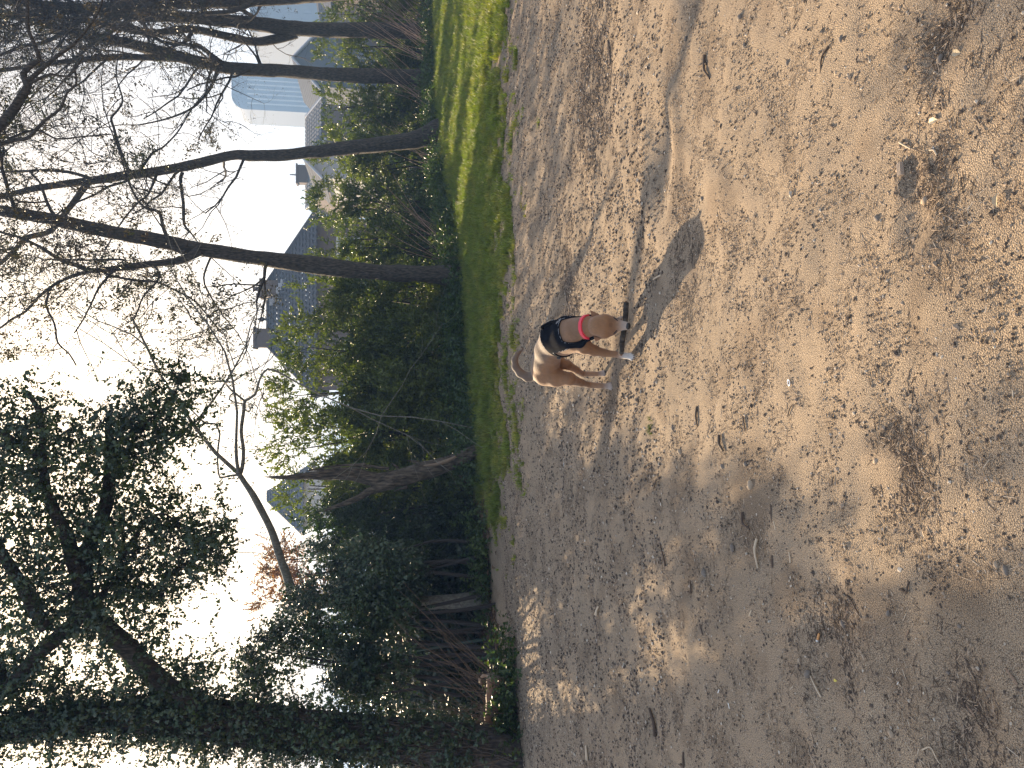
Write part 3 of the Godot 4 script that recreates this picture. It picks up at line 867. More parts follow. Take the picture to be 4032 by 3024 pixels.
	# a near bough that hangs into the top right corner from a tree outside the view
	bare_tree("overhanging_tree", "dark crooked boughs hanging into the sky right of the curved trunk",
		[Vector4(9.2, 0, -9.6, 0.24), Vector4(9.0, 2.0, -9.6, 0.2), Vector4(8.7, 4.5, -9.7, 0.18), Vector4(8.0, 6.4, -9.8, 0.15), Vector4(6.6, 7.5, -9.9, 0.12), Vector4(5.2, 7.6, -10, 0.09)],
		[[Vector4(2.9, 6.135, -10, 0.0603), Vector4(3.189, 5.885, -10, 0.055), Vector4(3.445, 5.734, -10, 0.0497), Vector4(3.559, 5.683, -10, 0.0442), Vector4(3.694, 5.734, -10, 0.0359), Vector4(3.811, 5.632, -10, 0.0332), Vector4(3.872, 5.556, -10, 0.0277), Vector4(4.088, 5.622, -10, 0.0249), Vector4(4.249, 5.683, -10, 0.0221), Vector4(4.58, 5.693, -10, 0.0193), Vector4(4.908, 5.724, -10, 0.0193)],
		 [Vector4(3.585, 5.708, -10, 0.0331), Vector4(3.763, 5.531, -10, 0.0249), Vector4(3.941, 5.352, -10, 0.0222), Vector4(4.093, 5.172, -10, 0.0181), Vector4(4.3, 5.017, -10, 0.0154), Vector4(4.534, 4.887, -10, 0.014), Vector4(4.82, 4.819, -10, 0.0112)],
		 [Vector4(2.823, 6.035, -10, 0.0329), Vector4(2.906, 5.809, -10, 0.0248), Vector4(2.935, 5.683, -10, 0.0221), Vector4(3.144, 5.505, -10, 0.0194), Vector4(3.304, 5.326, -10, 0.0167), Vector4(3.503, 5.249, -10, 0.0139), Vector4(3.621, 5.146, -10, 0.0125), Vector4(3.843, 5.172, -10, 0.0111)],
		 [Vector4(3.001, 6.017, -10.3, 0.017), Vector4(3.131, 5.704, -10.3, 0.0142), Vector4(3.028, 5.494, -10.3, 0.0114), Vector4(3.074, 5.176, -10.3, 0.0101), Vector4(3.12, 4.854, -10.3, 0.00867)],
		 [Vector4(3.57, 5.683, -10, 0.0193), Vector4(3.714, 5.429, -10, 0.0166), Vector4(3.7, 5.224, -10, 0.0139), Vector4(3.961, 5.069, -10, 0.0112)]],
		6, 70, 0.5, M.bark, 0.6, 3.5, "")
	# the split dead trunk
	var o := thing("dead_trunk", "leaning split dead trunk with a broken spike in front of the hedge", "tree stump")
	var parts := [["trunk", [Vector4(-0.961, -0.013, -11.6, 0.148), Vector4(-1.002, 0.03, -11.6, 0.12), Vector4(-1.11, 0.312, -11.6, 0.112), Vector4(-1.224, 0.613, -11.6, 0.122), Vector4(-1.31, 0.904, -11.6, 0.129), Vector4(-1.388, 1.173, -11.6, 0.131), Vector4(-1.431, 1.419, -11.6, 0.121), Vector4(-1.455, 1.589, -11.6, 0.103), Vector4(-1.467, 1.69, -11.6, 0.079)]],
		["broken_spike", [Vector4(-1.384, 1.351, -11.6, 0.0759), Vector4(-1.406, 1.636, -11.6, 0.0859), Vector4(-1.332, 1.912, -11.6, 0.0924), Vector4(-1.319, 2.193, -11.6, 0.0818), Vector4(-1.342, 2.458, -11.6, 0.0645), Vector4(-1.351, 2.689, -11.6, 0.0508), Vector4(-1.36, 2.905, -11.6, 0.0304), Vector4(-1.353, 3.08, -11.6, 0.0168), Vector4(-1.347, 3.21, -11.6, 0.00504)]],
		["broken_limb", [Vector4(-1.468, 1.352, -11.5, 0.0821), Vector4(-1.557, 1.635, -11.5, 0.0579), Vector4(-1.635, 1.789, -11.5, 0.0476), Vector4(-1.694, 1.909, -11.5, 0.0407), Vector4(-1.757, 2.088, -11.5, 0.0305), Vector4(-1.813, 2.253, -11.5, 0.0236), Vector4(-1.851, 2.352, -11.5, 0.0101)]]]
	for p in parts:
		var ds := Shape.new()
		ds.tube(smooth_line(p[1], 0.05), 22, Color.WHITE, 0.34, n_mid)
		put(p[0], ds.mesh(), M.dead_bark, o)
	var sl := Shape.new()     # torn splinters
	for q in [[Vector4(-1.255, 1.419, -11.5, 0.0308), Vector4(-1.22, 1.621, -11.5, 0.017), Vector4(-1.2, 1.822, -11.5, 0.0034)],
			[Vector4(-1.246, 1.5, -11.5, 0.0307), Vector4(-1.202, 1.695, -11.5, 0.017), Vector4(-1.171, 1.889, -11.5, 0.00339)],
			[Vector4(-1.216, 1.688, -11.5, 0.0306), Vector4(-1.19, 1.955, -11.5, 0.017), Vector4(-1.179, 2.22, -11.5, 0.00338)],
			[Vector4(-1.187, 1.755, -11.5, 0.0306), Vector4(-1.189, 2.055, -11.5, 0.0169), Vector4(-1.204, 2.352, -11.5, 0.00337)],
			[Vector4(-1.25, 1.284, -11.5, 0.0308), Vector4(-1.201, 1.335, -11.5, 0.0171), Vector4(-1.166, 1.386, -11.5, 0.00342)],
			[Vector4(-1.173, 0.978, -11.5, 0.031), Vector4(-1.148, 1.063, -11.5, 0.0172), Vector4(-1.136, 1.148, -11.5, 0.00343)],
			[Vector4(-1.527, 1.148, -11.5, 0.0309), Vector4(-1.552, 1.25, -11.5, 0.0171), Vector4(-1.591, 1.352, -11.5, 0.00342)],
			[Vector4(-1.244, 2.352, -11.5, 0.0303), Vector4(-1.245, 2.483, -11.5, 0.0168), Vector4(-1.26, 2.613, -11.5, 0.00336)],
			[Vector4(-1.221, 2.121, -11.5, 0.0305), Vector4(-1.209, 2.269, -11.5, 0.0169), Vector4(-1.209, 2.417, -11.5, 0.00337)]]:
		sl.tube(q, 5)
	put("splinters", sl.mesh(), M.dead_bark, o)
	var bare := Shape.new()
	bare.tube(smooth_line([Vector4(-1.074, 0.438, -11.38, 0.0206), Vector4(-1.14, 0.575, -11.38, 0.0308), Vector4(-1.185, 0.746, -11.38, 0.0239), Vector4(-1.203, 0.915, -11.38, 0.0102)], 0.04), 8, Color.WHITE, 0.2, n_fine)
	put("stripped_wood", bare.mesh(), plain(0.20, 0.14, 0.095), o)
	var f := Vector3(-0.98, 0, -11.66)
	rebase(o, Vector3(f.x, 0, f.z))
	# the bare bent tree that leans out of the ivy thicket
	bare_tree("bent_dead_tree", "bare grey dead tree bending out of the ivy thicket against the sky",
		[Vector4(-3.171, 0.012, -11.2, 0.116), Vector4(-3.17, 0.623, -11.2, 0.101), Vector4(-3.158, 1.157, -11.2, 0.0936), Vector4(-3.12, 1.683, -11.2, 0.0862), Vector4(-3.09, 2.329, -11.2, 0.0788), Vector4(-3.02, 2.711, -11.2, 0.0686), Vector4(-2.688, 2.844, -11.2, 0.0619), Vector4(-2.457, 2.925, -11.2, 0.0553), Vector4(-2.05, 3.051, -11.2, 0.052), Vector4(-1.773, 3.182, -11.2, 0.0486), Vector4(-1.543, 3.3, -11.2, 0.0437), Vector4(-1.392, 3.399, -11.2, 0.0388), Vector4(-1.255, 3.486, -11.2, 0.0355)],
		[[Vector4(-1.268, 3.474, -11.2, 0.0323), Vector4(-1.153, 3.437, -11.2, 0.0291), Vector4(-0.927, 3.424, -11.2, 0.0258), Vector4(-0.662, 3.455, -11.2, 0.0258), Vector4(-0.397, 3.424, -11.2, 0.0242), Vector4(-0.236, 3.406, -11.2, 0.0226), Vector4(-0.197, 3.337, -11.2, 0.0194), Vector4(-0.146, 3.269, -11.2, 0.0194), Vector4(-0.023, 3.232, -11.2, 0.0162), Vector4(0.081, 3.201, -11.2, 0.0146), Vector4(0.152, 3.163, -11.2, 0.0146), Vector4(0.211, 3.101, -11.2, 0.0146), Vector4(0.192, 3.013, -11.2, 0.0146), Vector4(0.159, 2.938, -11.2, 0.0146), Vector4(0.101, 2.837, -11.2, 0.0147), Vector4(0.029, 2.717, -11.2, 0.0131)],
		 [Vector4(-1.231, 3.468, -11.1, 0.0288), Vector4(-1.09, 3.493, -11.1, 0.0256), Vector4(-0.93, 3.505, -11.1, 0.0256), Vector4(-0.821, 3.505, -11.1, 0.0224)],
		 [Vector4(-1.279, 3.504, -11.3, 0.0195), Vector4(-1.29, 3.634, -11.3, 0.0162), Vector4(-1.307, 3.758, -11.3, 0.0146), Vector4(-1.17, 3.783, -11.3, 0.013), Vector4(-1.008, 3.789, -11.3, 0.013), Vector4(-0.846, 3.777, -11.3, 0.013), Vector4(-0.697, 3.758, -11.3, 0.013), Vector4(-0.6, 3.789, -11.3, 0.013), Vector4(-0.554, 3.826, -11.3, 0.013), Vector4(-0.553, 3.9, -11.3, 0.0129), Vector4(-0.553, 3.962, -11.3, 0.0129), Vector4(-0.507, 3.998, -11.3, 0.0129)],
		 [Vector4(-0.236, 3.406, -11.2, 0.0162), Vector4(-0.165, 3.492, -11.2, 0.0145), Vector4(-0.113, 3.554, -11.2, 0.0129), Vector4(-0.055, 3.615, -11.2, 0.0129), Vector4(0.023, 3.671, -11.2, 0.00965), Vector4(0.061, 3.744, -11.2, 0.00643)],
		 [Vector4(-0.119, 3.554, -11.2, 0.0129), Vector4(-0.164, 3.603, -11.2, 0.00966), Vector4(-0.209, 3.615, -11.2, 0.00966), Vector4(-0.248, 3.572, -11.2, 0.00967), Vector4(-0.274, 3.437, -11.2, 0.00969)],
		 [Vector4(-0.336, 3.419, -11.1, 0.0128), Vector4(-0.388, 3.333, -11.1, 0.0128), Vector4(-0.324, 3.303, -11.1, 0.00801), Vector4(-0.247, 3.26, -11.1, 0.00642)]],
		0, 0, 0.0, M.grey_bark, 1.0, 3.0, "")



# ------------------------------------------------------------------ shrubs
# lobes: [centre, radii]; leafy shoots fill the lobes, thinning out where the noise leaves gaps
func shrub(called: String, label: String, lobes: Array, count: int, pieces: Array, material: Material, a: Color, b: Color, group: String, gap := 0.25, size := 1.0, category := "shrub", stems := 5, shell := 0.35, thin_top := 0.0):
	var foot := Vector3.ZERO
	for l in lobes: foot += l[0]
	foot /= lobes.size()
	foot.y = height(foot.x, foot.z)
	var o := thing(called, label, category, Vector3.ZERO, group)
	if stems > 0:
		var s := Shape.new()
		for k in stems:
			var l: Array = lobes[k % lobes.size()]
			var top: Vector3 = l[0] + rand_dir() * l[1] * 0.5
			var f := foot + Vector3(rng.randf_range(-0.4, 0.4), -0.1, rng.randf_range(-0.3, 0.3))
			var m := f.lerp(top, 0.5) + Vector3(rng.randf_range(-0.2, 0.2), 0, rng.randf_range(-0.2, 0.2))
			s.tube(smooth_line([Vector4(f.x, f.y, f.z, 0.035), Vector4(m.x, m.y, m.z, 0.024), Vector4(top.x, top.y, top.z, 0.008)], 0.25), 5, Color.WHITE, 0.0, null, false)
		put("stems", s.mesh(), M.twig, o)
	var weights := []
	var total := 0.0
	for l in lobes:
		total += l[1].x * l[1].y * l[1].z
		weights.append(total)
	var piles := []
	var tints := []
	for k in pieces.size():
		piles.append([])
		tints.append(PackedColorArray())
	var made := 0
	var tries := 0
	var lime := rng.randf_range(-0.1, 0.1)
	while made < count and tries < count * 4:
		tries += 1
		var pick := rng.randf() * total
		var w := 0
		while weights[w] < pick: w += 1
		var dir := rand_dir()
		var l: Array = lobes[w]
		var p: Vector3 = l[0] + dir * l[1] * pow(lerpf(shell, 1.0, rng.randf()), 0.45) * (1.0 + 0.28 * n_mid.get_noise_3dv(l[0] + dir * 1.3))
		if p.y < height(p.x, p.z) + 0.03: continue
		if n_mid.get_noise_3d(p.x * 0.7, p.y * 0.7, p.z * 0.7) > gap - 0.15 - 0.2 * smoothstep(1.7, 3.6, p.y): continue
		if rng.randf() < thin_top * smoothstep(1.3, 2.7, p.y): continue
		var k := rng.randi_range(0, pieces.size() - 1)
		var up := (dir * 0.6 + Vector3(0, 0.55, 0) + rand_dir() * 0.7).normalized()
		piles[k].append(Transform3D(facing(up, rng.randf() * TAU, size * rng.randf_range(0.75, 1.35)), p))
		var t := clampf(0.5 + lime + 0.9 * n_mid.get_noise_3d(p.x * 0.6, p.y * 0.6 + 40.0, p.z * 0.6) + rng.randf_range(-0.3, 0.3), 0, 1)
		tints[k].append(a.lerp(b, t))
		made += 1
	var crown := Node3D.new()
	crown.name = "foliage"
	o.add_child(crown)
	for k in pieces.size():
		if piles[k].size() > 0:
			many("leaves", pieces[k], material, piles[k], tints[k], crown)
	rebase(o, foot)
	return o

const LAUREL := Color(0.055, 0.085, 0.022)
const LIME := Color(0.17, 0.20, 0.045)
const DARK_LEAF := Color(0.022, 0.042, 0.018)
const IVY_A := Color(0.018, 0.036, 0.016)
const IVY_B := Color(0.05, 0.085, 0.03)

func hedges():
	var g := "evergreen shrubs of the hedge"
	# middle stretch, front row
	shrub("hedge_shrub", "tall leafy shrub just left of the big forked trunk", [[Vector3(1.734, 2.655, -15.6), Vector3(0.476, 0.567, 0.8)], [Vector3(1.526, 1.749, -15.2), Vector3(0.558, 0.81, 0.8)], [Vector3(1.61, 0.863, -15), Vector3(0.538, 0.718, 0.7)]], 1473, sprig_meshes, M.leaf, LAUREL, LIME, g, 0.22, 1.15, "shrub", 5, 0.35, 0.75)
	shrub("hedge_shrub", "bushy shrub below the house's left chimney", [[Vector3(0.84, 2.929, -15.2), Vector3(0.551, 0.551, 0.9)], [Vector3(0.738, 2.086, -14.8), Vector3(0.541, 0.786, 0.9)], [Vector3(0.726, 1.06, -14.4), Vector3(0.567, 0.773, 0.8)], [Vector3(0.722, 0.388, -14.2), Vector3(0.513, 0.393, 0.7)]], 2050, sprig_meshes, M.leaf, LAUREL, LIME, g, 0.24, 1.15, "shrub", 5, 0.35, 0.75)
	shrub("hedge_shrub", "bushy shrub under the hooked tip of the bent dead tree", [[Vector3(-0.048, 3.017, -14.8), Vector3(0.536, 0.536, 0.9)], [Vector3(-0.089, 2.153, -14.4), Vector3(0.526, 0.764, 0.9)], [Vector3(-0.088, 1.155, -14), Vector3(0.551, 0.751, 0.8)], [Vector3(-0.046, 0.378, -13.8), Vector3(0.498, 0.382, 0.7)]], 2115, sprig_meshes, M.leaf, LAUREL, LIME, g, 0.24, 1.15, "shrub", 5, 0.35, 0.75)
	shrub("hedge_shrub", "tallest hedge shrub just right of the dead trunk's spike", [[Vector3(-0.962, 3.127, -14.3), Vector3(0.55, 0.466, 0.9)], [Vector3(-0.951, 2.296, -14), Vector3(0.511, 0.741, 0.9)], [Vector3(-0.894, 1.325, -13.6), Vector3(0.534, 0.728, 0.8)], [Vector3(-0.81, 0.451, -13.4), Vector3(0.451, 0.403, 0.7)]], 2115, sprig_meshes, M.leaf, LAUREL, LIME, g, 0.26, 1.15, "shrub", 5, 0.35, 0.75)
	shrub("hedge_shrub", "shrub growing behind the split dead trunk", [[Vector3(-1.792, 2.778, -13.6), Vector3(0.477, 0.525, 0.8)], [Vector3(-1.735, 1.795, -13.3), Vector3(0.472, 0.708, 0.8)], [Vector3(-1.792, 0.948, -13), Vector3(0.482, 0.622, 0.8)], [Vector3(-1.778, 0.344, -12.8), Vector3(0.463, 0.347, 0.7)]], 1731, sprig_meshes, M.leaf, LAUREL, LIME, g, 0.26, 1.1, "shrub", 5, 0.35, 0.75)
	shrub("hedge_shrub", "dark shrub between the dead trunk and the ivy thicket", [[Vector3(-2.297, 2.338, -12.8), Vector3(0.421, 0.466, 0.8)], [Vector3(-2.298, 1.705, -12.5), Vector3(0.429, 0.592, 0.8)], [Vector3(-2.321, 0.978, -12.3), Vector3(0.441, 0.588, 0.8)], [Vector3(-2.303, 0.334, -12.1), Vector3(0.409, 0.336, 0.6)]], 1731, sprig_meshes, M.leaf, DARK_LEAF, LAUREL, g, 0.3, 1.1, "shrub", 5, 0.35, 0.75)
	# right stretch, front row
	shrub("hedge_shrub", "small-leaved shrub in the gap right of the forked trunk", [[Vector3(3.15, 2.582, -17.6), Vector3(0.538, 0.517, 0.7)], [Vector3(3.107, 1.581, -17.2), Vector3(0.51, 0.674, 0.7)], [Vector3(2.94, 0.879, -17), Vector3(0.406, 0.406, 0.5)]], 807, sprig_meshes, M.leaf, LAUREL, LIME, g, 0.14, 1.15, "shrub", 5, 0.35, 0.6)
	shrub("hedge_shrub", "sparse shrub below the slate house roof", [[Vector3(4.395, 2.68, -19.2), Vector3(0.587, 0.519, 0.8)], [Vector3(4.476, 1.699, -18.9), Vector3(0.583, 0.672, 0.7)]], 807, sprig_meshes, M.leaf, LAUREL, LIME, g, 0.14, 1.2, "shrub", 5, 0.35, 0.6)
	shrub("hedge_shrub", "thin leafy shrub right behind the curved trunk", [[Vector3(5.933, 2.612, -20.6), Vector3(0.606, 0.63, 0.8)], [Vector3(5.836, 1.596, -20.3), Vector3(0.578, 0.723, 0.7)], [Vector3(5.792, 0.643, -20.2), Vector3(0.483, 0.435, 0.6)]], 1486, sprig_meshes, M.leaf, LAUREL, LIME, g, 0.12, 1.25, "shrub", 5, 0.35, 0.6)
	shrub("hedge_shrub", "sunlit shrub between the curved and the straight trunk", [[Vector3(7.562, 2.677, -21.8), Vector3(0.667, 0.718, 0.8)], [Vector3(7.491, 1.602, -21.6), Vector3(0.666, 0.897, 0.8)], [Vector3(7.583, 0.524, -21.5), Vector3(0.592, 0.515, 0.6)]], 1021, sprig_meshes, M.leaf, LAUREL, LIME, g, 0.14, 1.3, "shrub", 5, 0.35, 0.6)
	shrub("hedge_shrub", "sunlit shrub just right of the straight trunk", [[Vector3(9.373, 2.655, -22.6), Vector3(0.612, 0.745, 0.8)], [Vector3(9.43, 1.605, -22.4), Vector3(0.611, 0.93, 0.8)], [Vector3(9.462, 0.554, -22.3), Vector3(0.613, 0.533, 0.6)]], 967, sprig_meshes, M.leaf, LAUREL, LIME, g, 0.14, 1.3, "shrub", 5, 0.35, 0.6)
	shrub("hedge_shrub", "shrub at the right edge behind the twin stems", [[Vector3(10.71, 2.59, -22.6), Vector3(0.745, 0.745, 0.8)], [Vector3(10.77, 1.474, -22.4), Vector3(0.745, 0.931, 0.8)], [Vector3(10.93, 0.487, -22.3), Vector3(0.747, 0.534, 0.6)]], 1076, sprig_meshes, M.leaf, LAUREL, LIME, g, 0.16, 1.3, "shrub", 5, 0.35, 0.6)
	# added back row, dark-leaved and dense, to darken the gaps under the hedge
	var back := "added shrubs of the row behind the hedge"
	var spots := [[760, 60, 27.0], [770, 190, 27.0], [765, 300, 26.0], [765, 400, 25.0], [760, 500, 23.5], [730, 600, 21.0], [690, 700, 20.0], [680, 800, 19.5], [660, 900, 19.0], [670, 1000, 18.5], [730, 1090, 18.0], [760, 1180, 17.0], [760, 1280, 16.5], [740, 1380, 16.0], [730, 1480, 15.5]]
	var words := ["behind the twin stems", "behind the straight trunk", "beside the steep-roofed house", "below the pale chimney", "right of the forked trunk's foot", "behind the forked trunk", "below the brick chimney", "below the house's left eave", "left of the hooked dead tip", "behind the dead trunk's spike", "left of the dead trunk", "right of the ivy thicket", "behind the ivy thicket", "behind the second dog", "behind the ivy-clad trunk"]
	var places := [Vector3(12.26, 2.569, -27), Vector3(10.2, 2.413, -27), Vector3(8.125, 2.454, -26), Vector3(6.337, 2.417, -25), Vector3(4.567, 2.43, -23.5), Vector3(2.835, 2.694, -21), Vector3(1.517, 3.095, -20), Vector3(0.337, 3.166, -19.5), Vector3(-0.782, 3.34, -19), Vector3(-1.844, 3.186, -18.5), Vector3(-2.758, 2.524, -18), Vector3(-3.515, 2.173, -17), Vector3(-4.385, 2.153, -16.5), Vector3(-5.185, 2.318, -16), Vector3(-5.93, 2.382, -15.5)]
	for k in places.size():
		var c: Vector3 = places[k]
		var lobes := [[Vector3(c.x, 0.7, c.z + 0.8), Vector3(1.25, 0.8, 1.2)], [Vector3(c.x + 0.5, 0.5, c.z + 2.2), Vector3(1.2, 0.6, 1.2)]]
		if k > 4: lobes.append([Vector3(c.x, 1.6, c.z), Vector3(1.0, 0.9, 0.7)])
		shrub("added_back_shrub", "added dark shrub of the back row " + words[k], lobes, 800, sprig_meshes, M.leaf, DARK_LEAF, LAUREL, back, 0.34, 1.6, "shrub", 4)
	# the red-leaved shrub behind the left thicket
	shrub("red_leaved_shrub", "reddish young-leaved shrub showing above the left thicket", [[Vector3(-3.711, 3.625, -17), Vector3(0.593, 0.553, 0.9)], [Vector3(-4.167, 3.295, -16.6), Vector3(0.484, 0.484, 0.8)], [Vector3(-4.505, 3.748, -16.5), Vector3(0.479, 0.383, 0.8)], [Vector3(-4.284, 2.824, -16.6), Vector3(0.584, 0.389, 0.8)]], 520, sprig_meshes, M.leaf, Color(0.20, 0.085, 0.07), Color(0.33, 0.15, 0.12), "", 0.12, 1.0, "shrub", 8, 0.1)
	# ivy-covered thicket on the left
	var iv := "ivy-covered thicket on the left"
	shrub("ivy_thicket", "glossy ivy mound hanging below the red-leaved shrub", [[Vector3(-2.645, 2.377, -11), Vector3(0.4, 0.387, 0.6)], [Vector3(-2.687, 1.74, -10.8), Vector3(0.447, 0.511, 0.6)], [Vector3(-2.67, 1.167, -10.9), Vector3(0.364, 0.26, 0.5)]], 1150, ivy_meshes, M.ivy, IVY_A, IVY_B, iv, 0.25, 0.8, "ivy", 5, 0.35, 0.6)
	shrub("ivy_thicket", "big glossy ivy mass right of the ivy-clad trunk", [[Vector3(-3.194, 2.496, -10.6), Vector3(0.384, 0.347, 0.6)], [Vector3(-3.132, 1.908, -10.3), Vector3(0.425, 0.547, 0.6)], [Vector3(-3.101, 1.305, -10.4), Vector3(0.384, 0.31, 0.5)]], 1150, ivy_meshes, M.ivy, IVY_A, IVY_B, iv, 0.25, 0.8, "ivy", 5, 0.35, 0.6)
	shrub("ivy_thicket", "ragged ivy growth against the ivy-clad trunk", [[Vector3(-3.418, 2.78, -9.8), Vector3(0.342, 0.364, 0.6)], [Vector3(-3.493, 2.211, -9.6), Vector3(0.315, 0.45, 0.6)], [Vector3(-3.617, 1.433, -9.5), Vector3(0.226, 0.339, 0.5)], [Vector3(-3.62, 2.516, -9.4), Vector3(0.252, 0.384, 0.45)], [Vector3(-3.678, 1.868, -9.3), Vector3(0.219, 0.384, 0.45)]], 1100, ivy_meshes, M.ivy, IVY_A, IVY_B, iv, 0.12, 0.8, "ivy", 5, 0.35, 0.5)
	shrub("dark_thicket", "dark leafy thicket behind the second dog", [[Vector3(-3.053, 0.752, -12.4), Vector3(0.818, 0.669, 0.7)], [Vector3(-3.933, 0.711, -11.9), Vector3(0.786, 0.643, 0.7)], [Vector3(-4.535, 0.661, -11.6), Vector3(0.558, 0.558, 0.7)]], 3000, ivy_meshes, M.ivy, IVY_A, DARK_LEAF, "", 0.35, 1.1, "shrub")

# ------------------------------------------------------------------ the ivy-clad tree on the left
func ivy_tree():
	var o := thing("ivy_clad_tree", "huge ivy-clad tree filling the left of the view", "tree")
	var trunk := [Vector4(-4.164, -0.049, -8.5, 0.286), Vector4(-4.089, 0.371, -8.5, 0.237), Vector4(-3.987, 0.886, -8.5, 0.215), Vector4(-3.897, 1.39, -8.5, 0.202), Vector4(-3.766, 2.13, -8.5, 0.194), Vector4(-3.676, 2.61, -8.5, 0.193), Vector4(-3.565, 3.175, -8.5, 0.185), Vector4(-3.49, 3.545, -8.5, 0.174), Vector4(-3.448, 3.864, -8.5, 0.149), Vector4(-3.432, 4.223, -8.5, 0.129), Vector4(-3.426, 4.577, -8.5, 0.114), Vector4(-3.448, 4.926, -8.5, 0.104), Vector4(-3.48, 5.313, -8.5, 0.0934), Vector4(-3.512, 5.818, -8.5, 0.0831), Vector4(-3.514, 6.394, -8.5, 0.0684), Vector4(-3.51, 7.036, -8.5, 0.0495)]
	var limbs := [[Vector4(-3.353, 3.385, -8.4, 0.12), Vector4(-3.152, 3.666, -8.4, 0.11), Vector4(-2.924, 3.881, -8.4, 0.0998), Vector4(-2.689, 4.09, -8.4, 0.0946), Vector4(-2.476, 4.279, -8.4, 0.0895), Vector4(-2.284, 4.45, -8.4, 0.0892), Vector4(-2.028, 4.506, -8.4, 0.0844), Vector4(-1.771, 4.48, -8.4, 0.0798), Vector4(-1.507, 4.389, -8.4, 0.0705), Vector4(-1.251, 4.288, -8.4, 0.066), Vector4(-1.04, 4.253, -8.4, 0.0589), Vector4(-0.865, 4.248, -8.4, 0.0519), Vector4(-0.662, 4.244, -8.4, 0.0448), Vector4(-0.483, 4.253, -8.4, 0.0377), Vector4(-0.356, 4.288, -8.4, 0.0283)],
		[Vector4(-2.156, 4.384, -8.2, 0.0733), Vector4(-1.831, 4.49, -8.2, 0.0686), Vector4(-1.522, 4.574, -8.2, 0.0639), Vector4(-1.323, 4.654, -8.2, 0.0569), Vector4(-1.149, 4.726, -8.2, 0.0523), Vector4(-0.979, 4.772, -8.2, 0.0454), Vector4(-0.834, 4.789, -8.2, 0.0409), Vector4(-0.638, 4.793, -8.2, 0.0341), Vector4(-0.466, 4.797, -8.2, 0.0295), Vector4(-0.252, 4.839, -8.2, 0.0227), Vector4(-0.093, 4.93, -8.2, 0.0181)],
		[Vector4(-2.357, 4.524, -8.6, 0.0721), Vector4(-2.583, 4.791, -8.6, 0.0717), Vector4(-2.763, 4.988, -8.6, 0.0714), Vector4(-2.989, 5.184, -8.6, 0.0664), Vector4(-3.167, 5.357, -8.6, 0.0614), Vector4(-3.426, 5.7, -8.6, 0.0516), Vector4(-3.581, 6.121, -8.6, 0.0418)],
		[Vector4(-2.382, 4.724, -8.1, 0.0584), Vector4(-2.06, 4.888, -8.1, 0.0581), Vector4(-1.74, 5.052, -8.1, 0.0535), Vector4(-1.422, 5.255, -8.1, 0.0488), Vector4(-1.105, 5.495, -8.1, 0.0397), Vector4(-0.748, 5.734, -8.1, 0.0307)],
		[Vector4(-2.186, 4.35, -8.3, 0.0325), Vector4(-2.028, 4.224, -8.3, 0.0279), Vector4(-1.917, 4.107, -8.3, 0.0233), Vector4(-1.837, 4.006, -8.3, 0.0187)],
		[Vector4(-0.841, 4.203, -8.3, 0.028), Vector4(-0.726, 4.124, -8.3, 0.0257), Vector4(-0.634, 3.984, -8.3, 0.0211), Vector4(-0.604, 3.808, -8.3, 0.0188), Vector4(-0.595, 3.724, -8.3, 0.0165), Vector4(-0.54, 3.622, -8.3, 0.0142), Vector4(-0.494, 3.528, -8.3, 0.013), Vector4(-0.419, 3.443, -8.3, 0.0118), Vector4(-0.353, 3.362, -8.3, 0.0119)],
		[Vector4(-0.532, 4.179, -8.2, 0.0184), Vector4(-0.441, 4.041, -8.2, 0.0138), Vector4(-0.442, 3.911, -8.2, 0.0116), Vector4(-0.35, 3.802, -8.2, 0.0104), Vector4(-0.258, 3.693, -8.2, 0.0093), Vector4(-0.142, 3.596, -8.2, 0.00816), Vector4(-0.002, 3.539, -8.2, 0.007), Vector4(0.138, 3.504, -8.2, 0.00584)],
		[Vector4(-0.775, 4.784, -8.2, 0.0318), Vector4(-0.59, 5.013, -8.2, 0.0316), Vector4(-0.453, 5.178, -8.2, 0.027), Vector4(-0.226, 5.423, -8.2, 0.0224)],
		[Vector4(-2.205, 3.94, -8.3, 0.0281), Vector4(-1.914, 3.586, -8.3, 0.0212), Vector4(-1.757, 3.362, -8.3, 0.0166), Vector4(-1.669, 3.181, -8.3, 0.0119)],
		[Vector4(-3.247, 5.359, -8.8, 0.0533), Vector4(-2.752, 5.535, -8.8, 0.0482), Vector4(-2.258, 5.797, -8.8, 0.0432), Vector4(-1.67, 6.143, -8.8, 0.0333)],
		[Vector4(-1.71, 4.041, -8.2, 0.0208), Vector4(-1.392, 3.868, -8.2, 0.0162), Vector4(-1.305, 3.693, -8.2, 0.014), Vector4(-1.378, 3.583, -8.2, 0.0117), Vector4(-1.544, 3.495, -8.2, 0.00934), Vector4(-1.686, 3.429, -8.2, 0.00935)],
		[Vector4(-1.687, 3.406, -8.2, 0.0117), Vector4(-1.574, 3.295, -8.2, 0.00938), Vector4(-1.507, 3.184, -8.2, 0.0094), Vector4(-1.52, 3.071, -8.2, 0.00707)]]
	var s := Shape.new()
	var fine := smooth_line(trunk, 0.08)
	s.tube(fine, 20, Color.WHITE, 0.3, n_mid)
	put("trunk", s.mesh(), M.bark, o)
	var bones := []
	for q in fine: bones.append([q, Vector3.UP])
	for l in limbs:
		var b := smooth_line(l, 0.06)
		var ls := Shape.new()
		ls.tube(b, 12, Color.WHITE, 0.2, n_mid)
		put("limb", ls.mesh(), M.bark, o)
		for k in b.size():
			bones.append([b[k], (xyz(b[mini(k + 1, b.size() - 1)]) - xyz(b[maxi(k - 1, 0)])).normalized()])
	# bare woody ivy stems clinging to the trunk
	var vs := Shape.new()
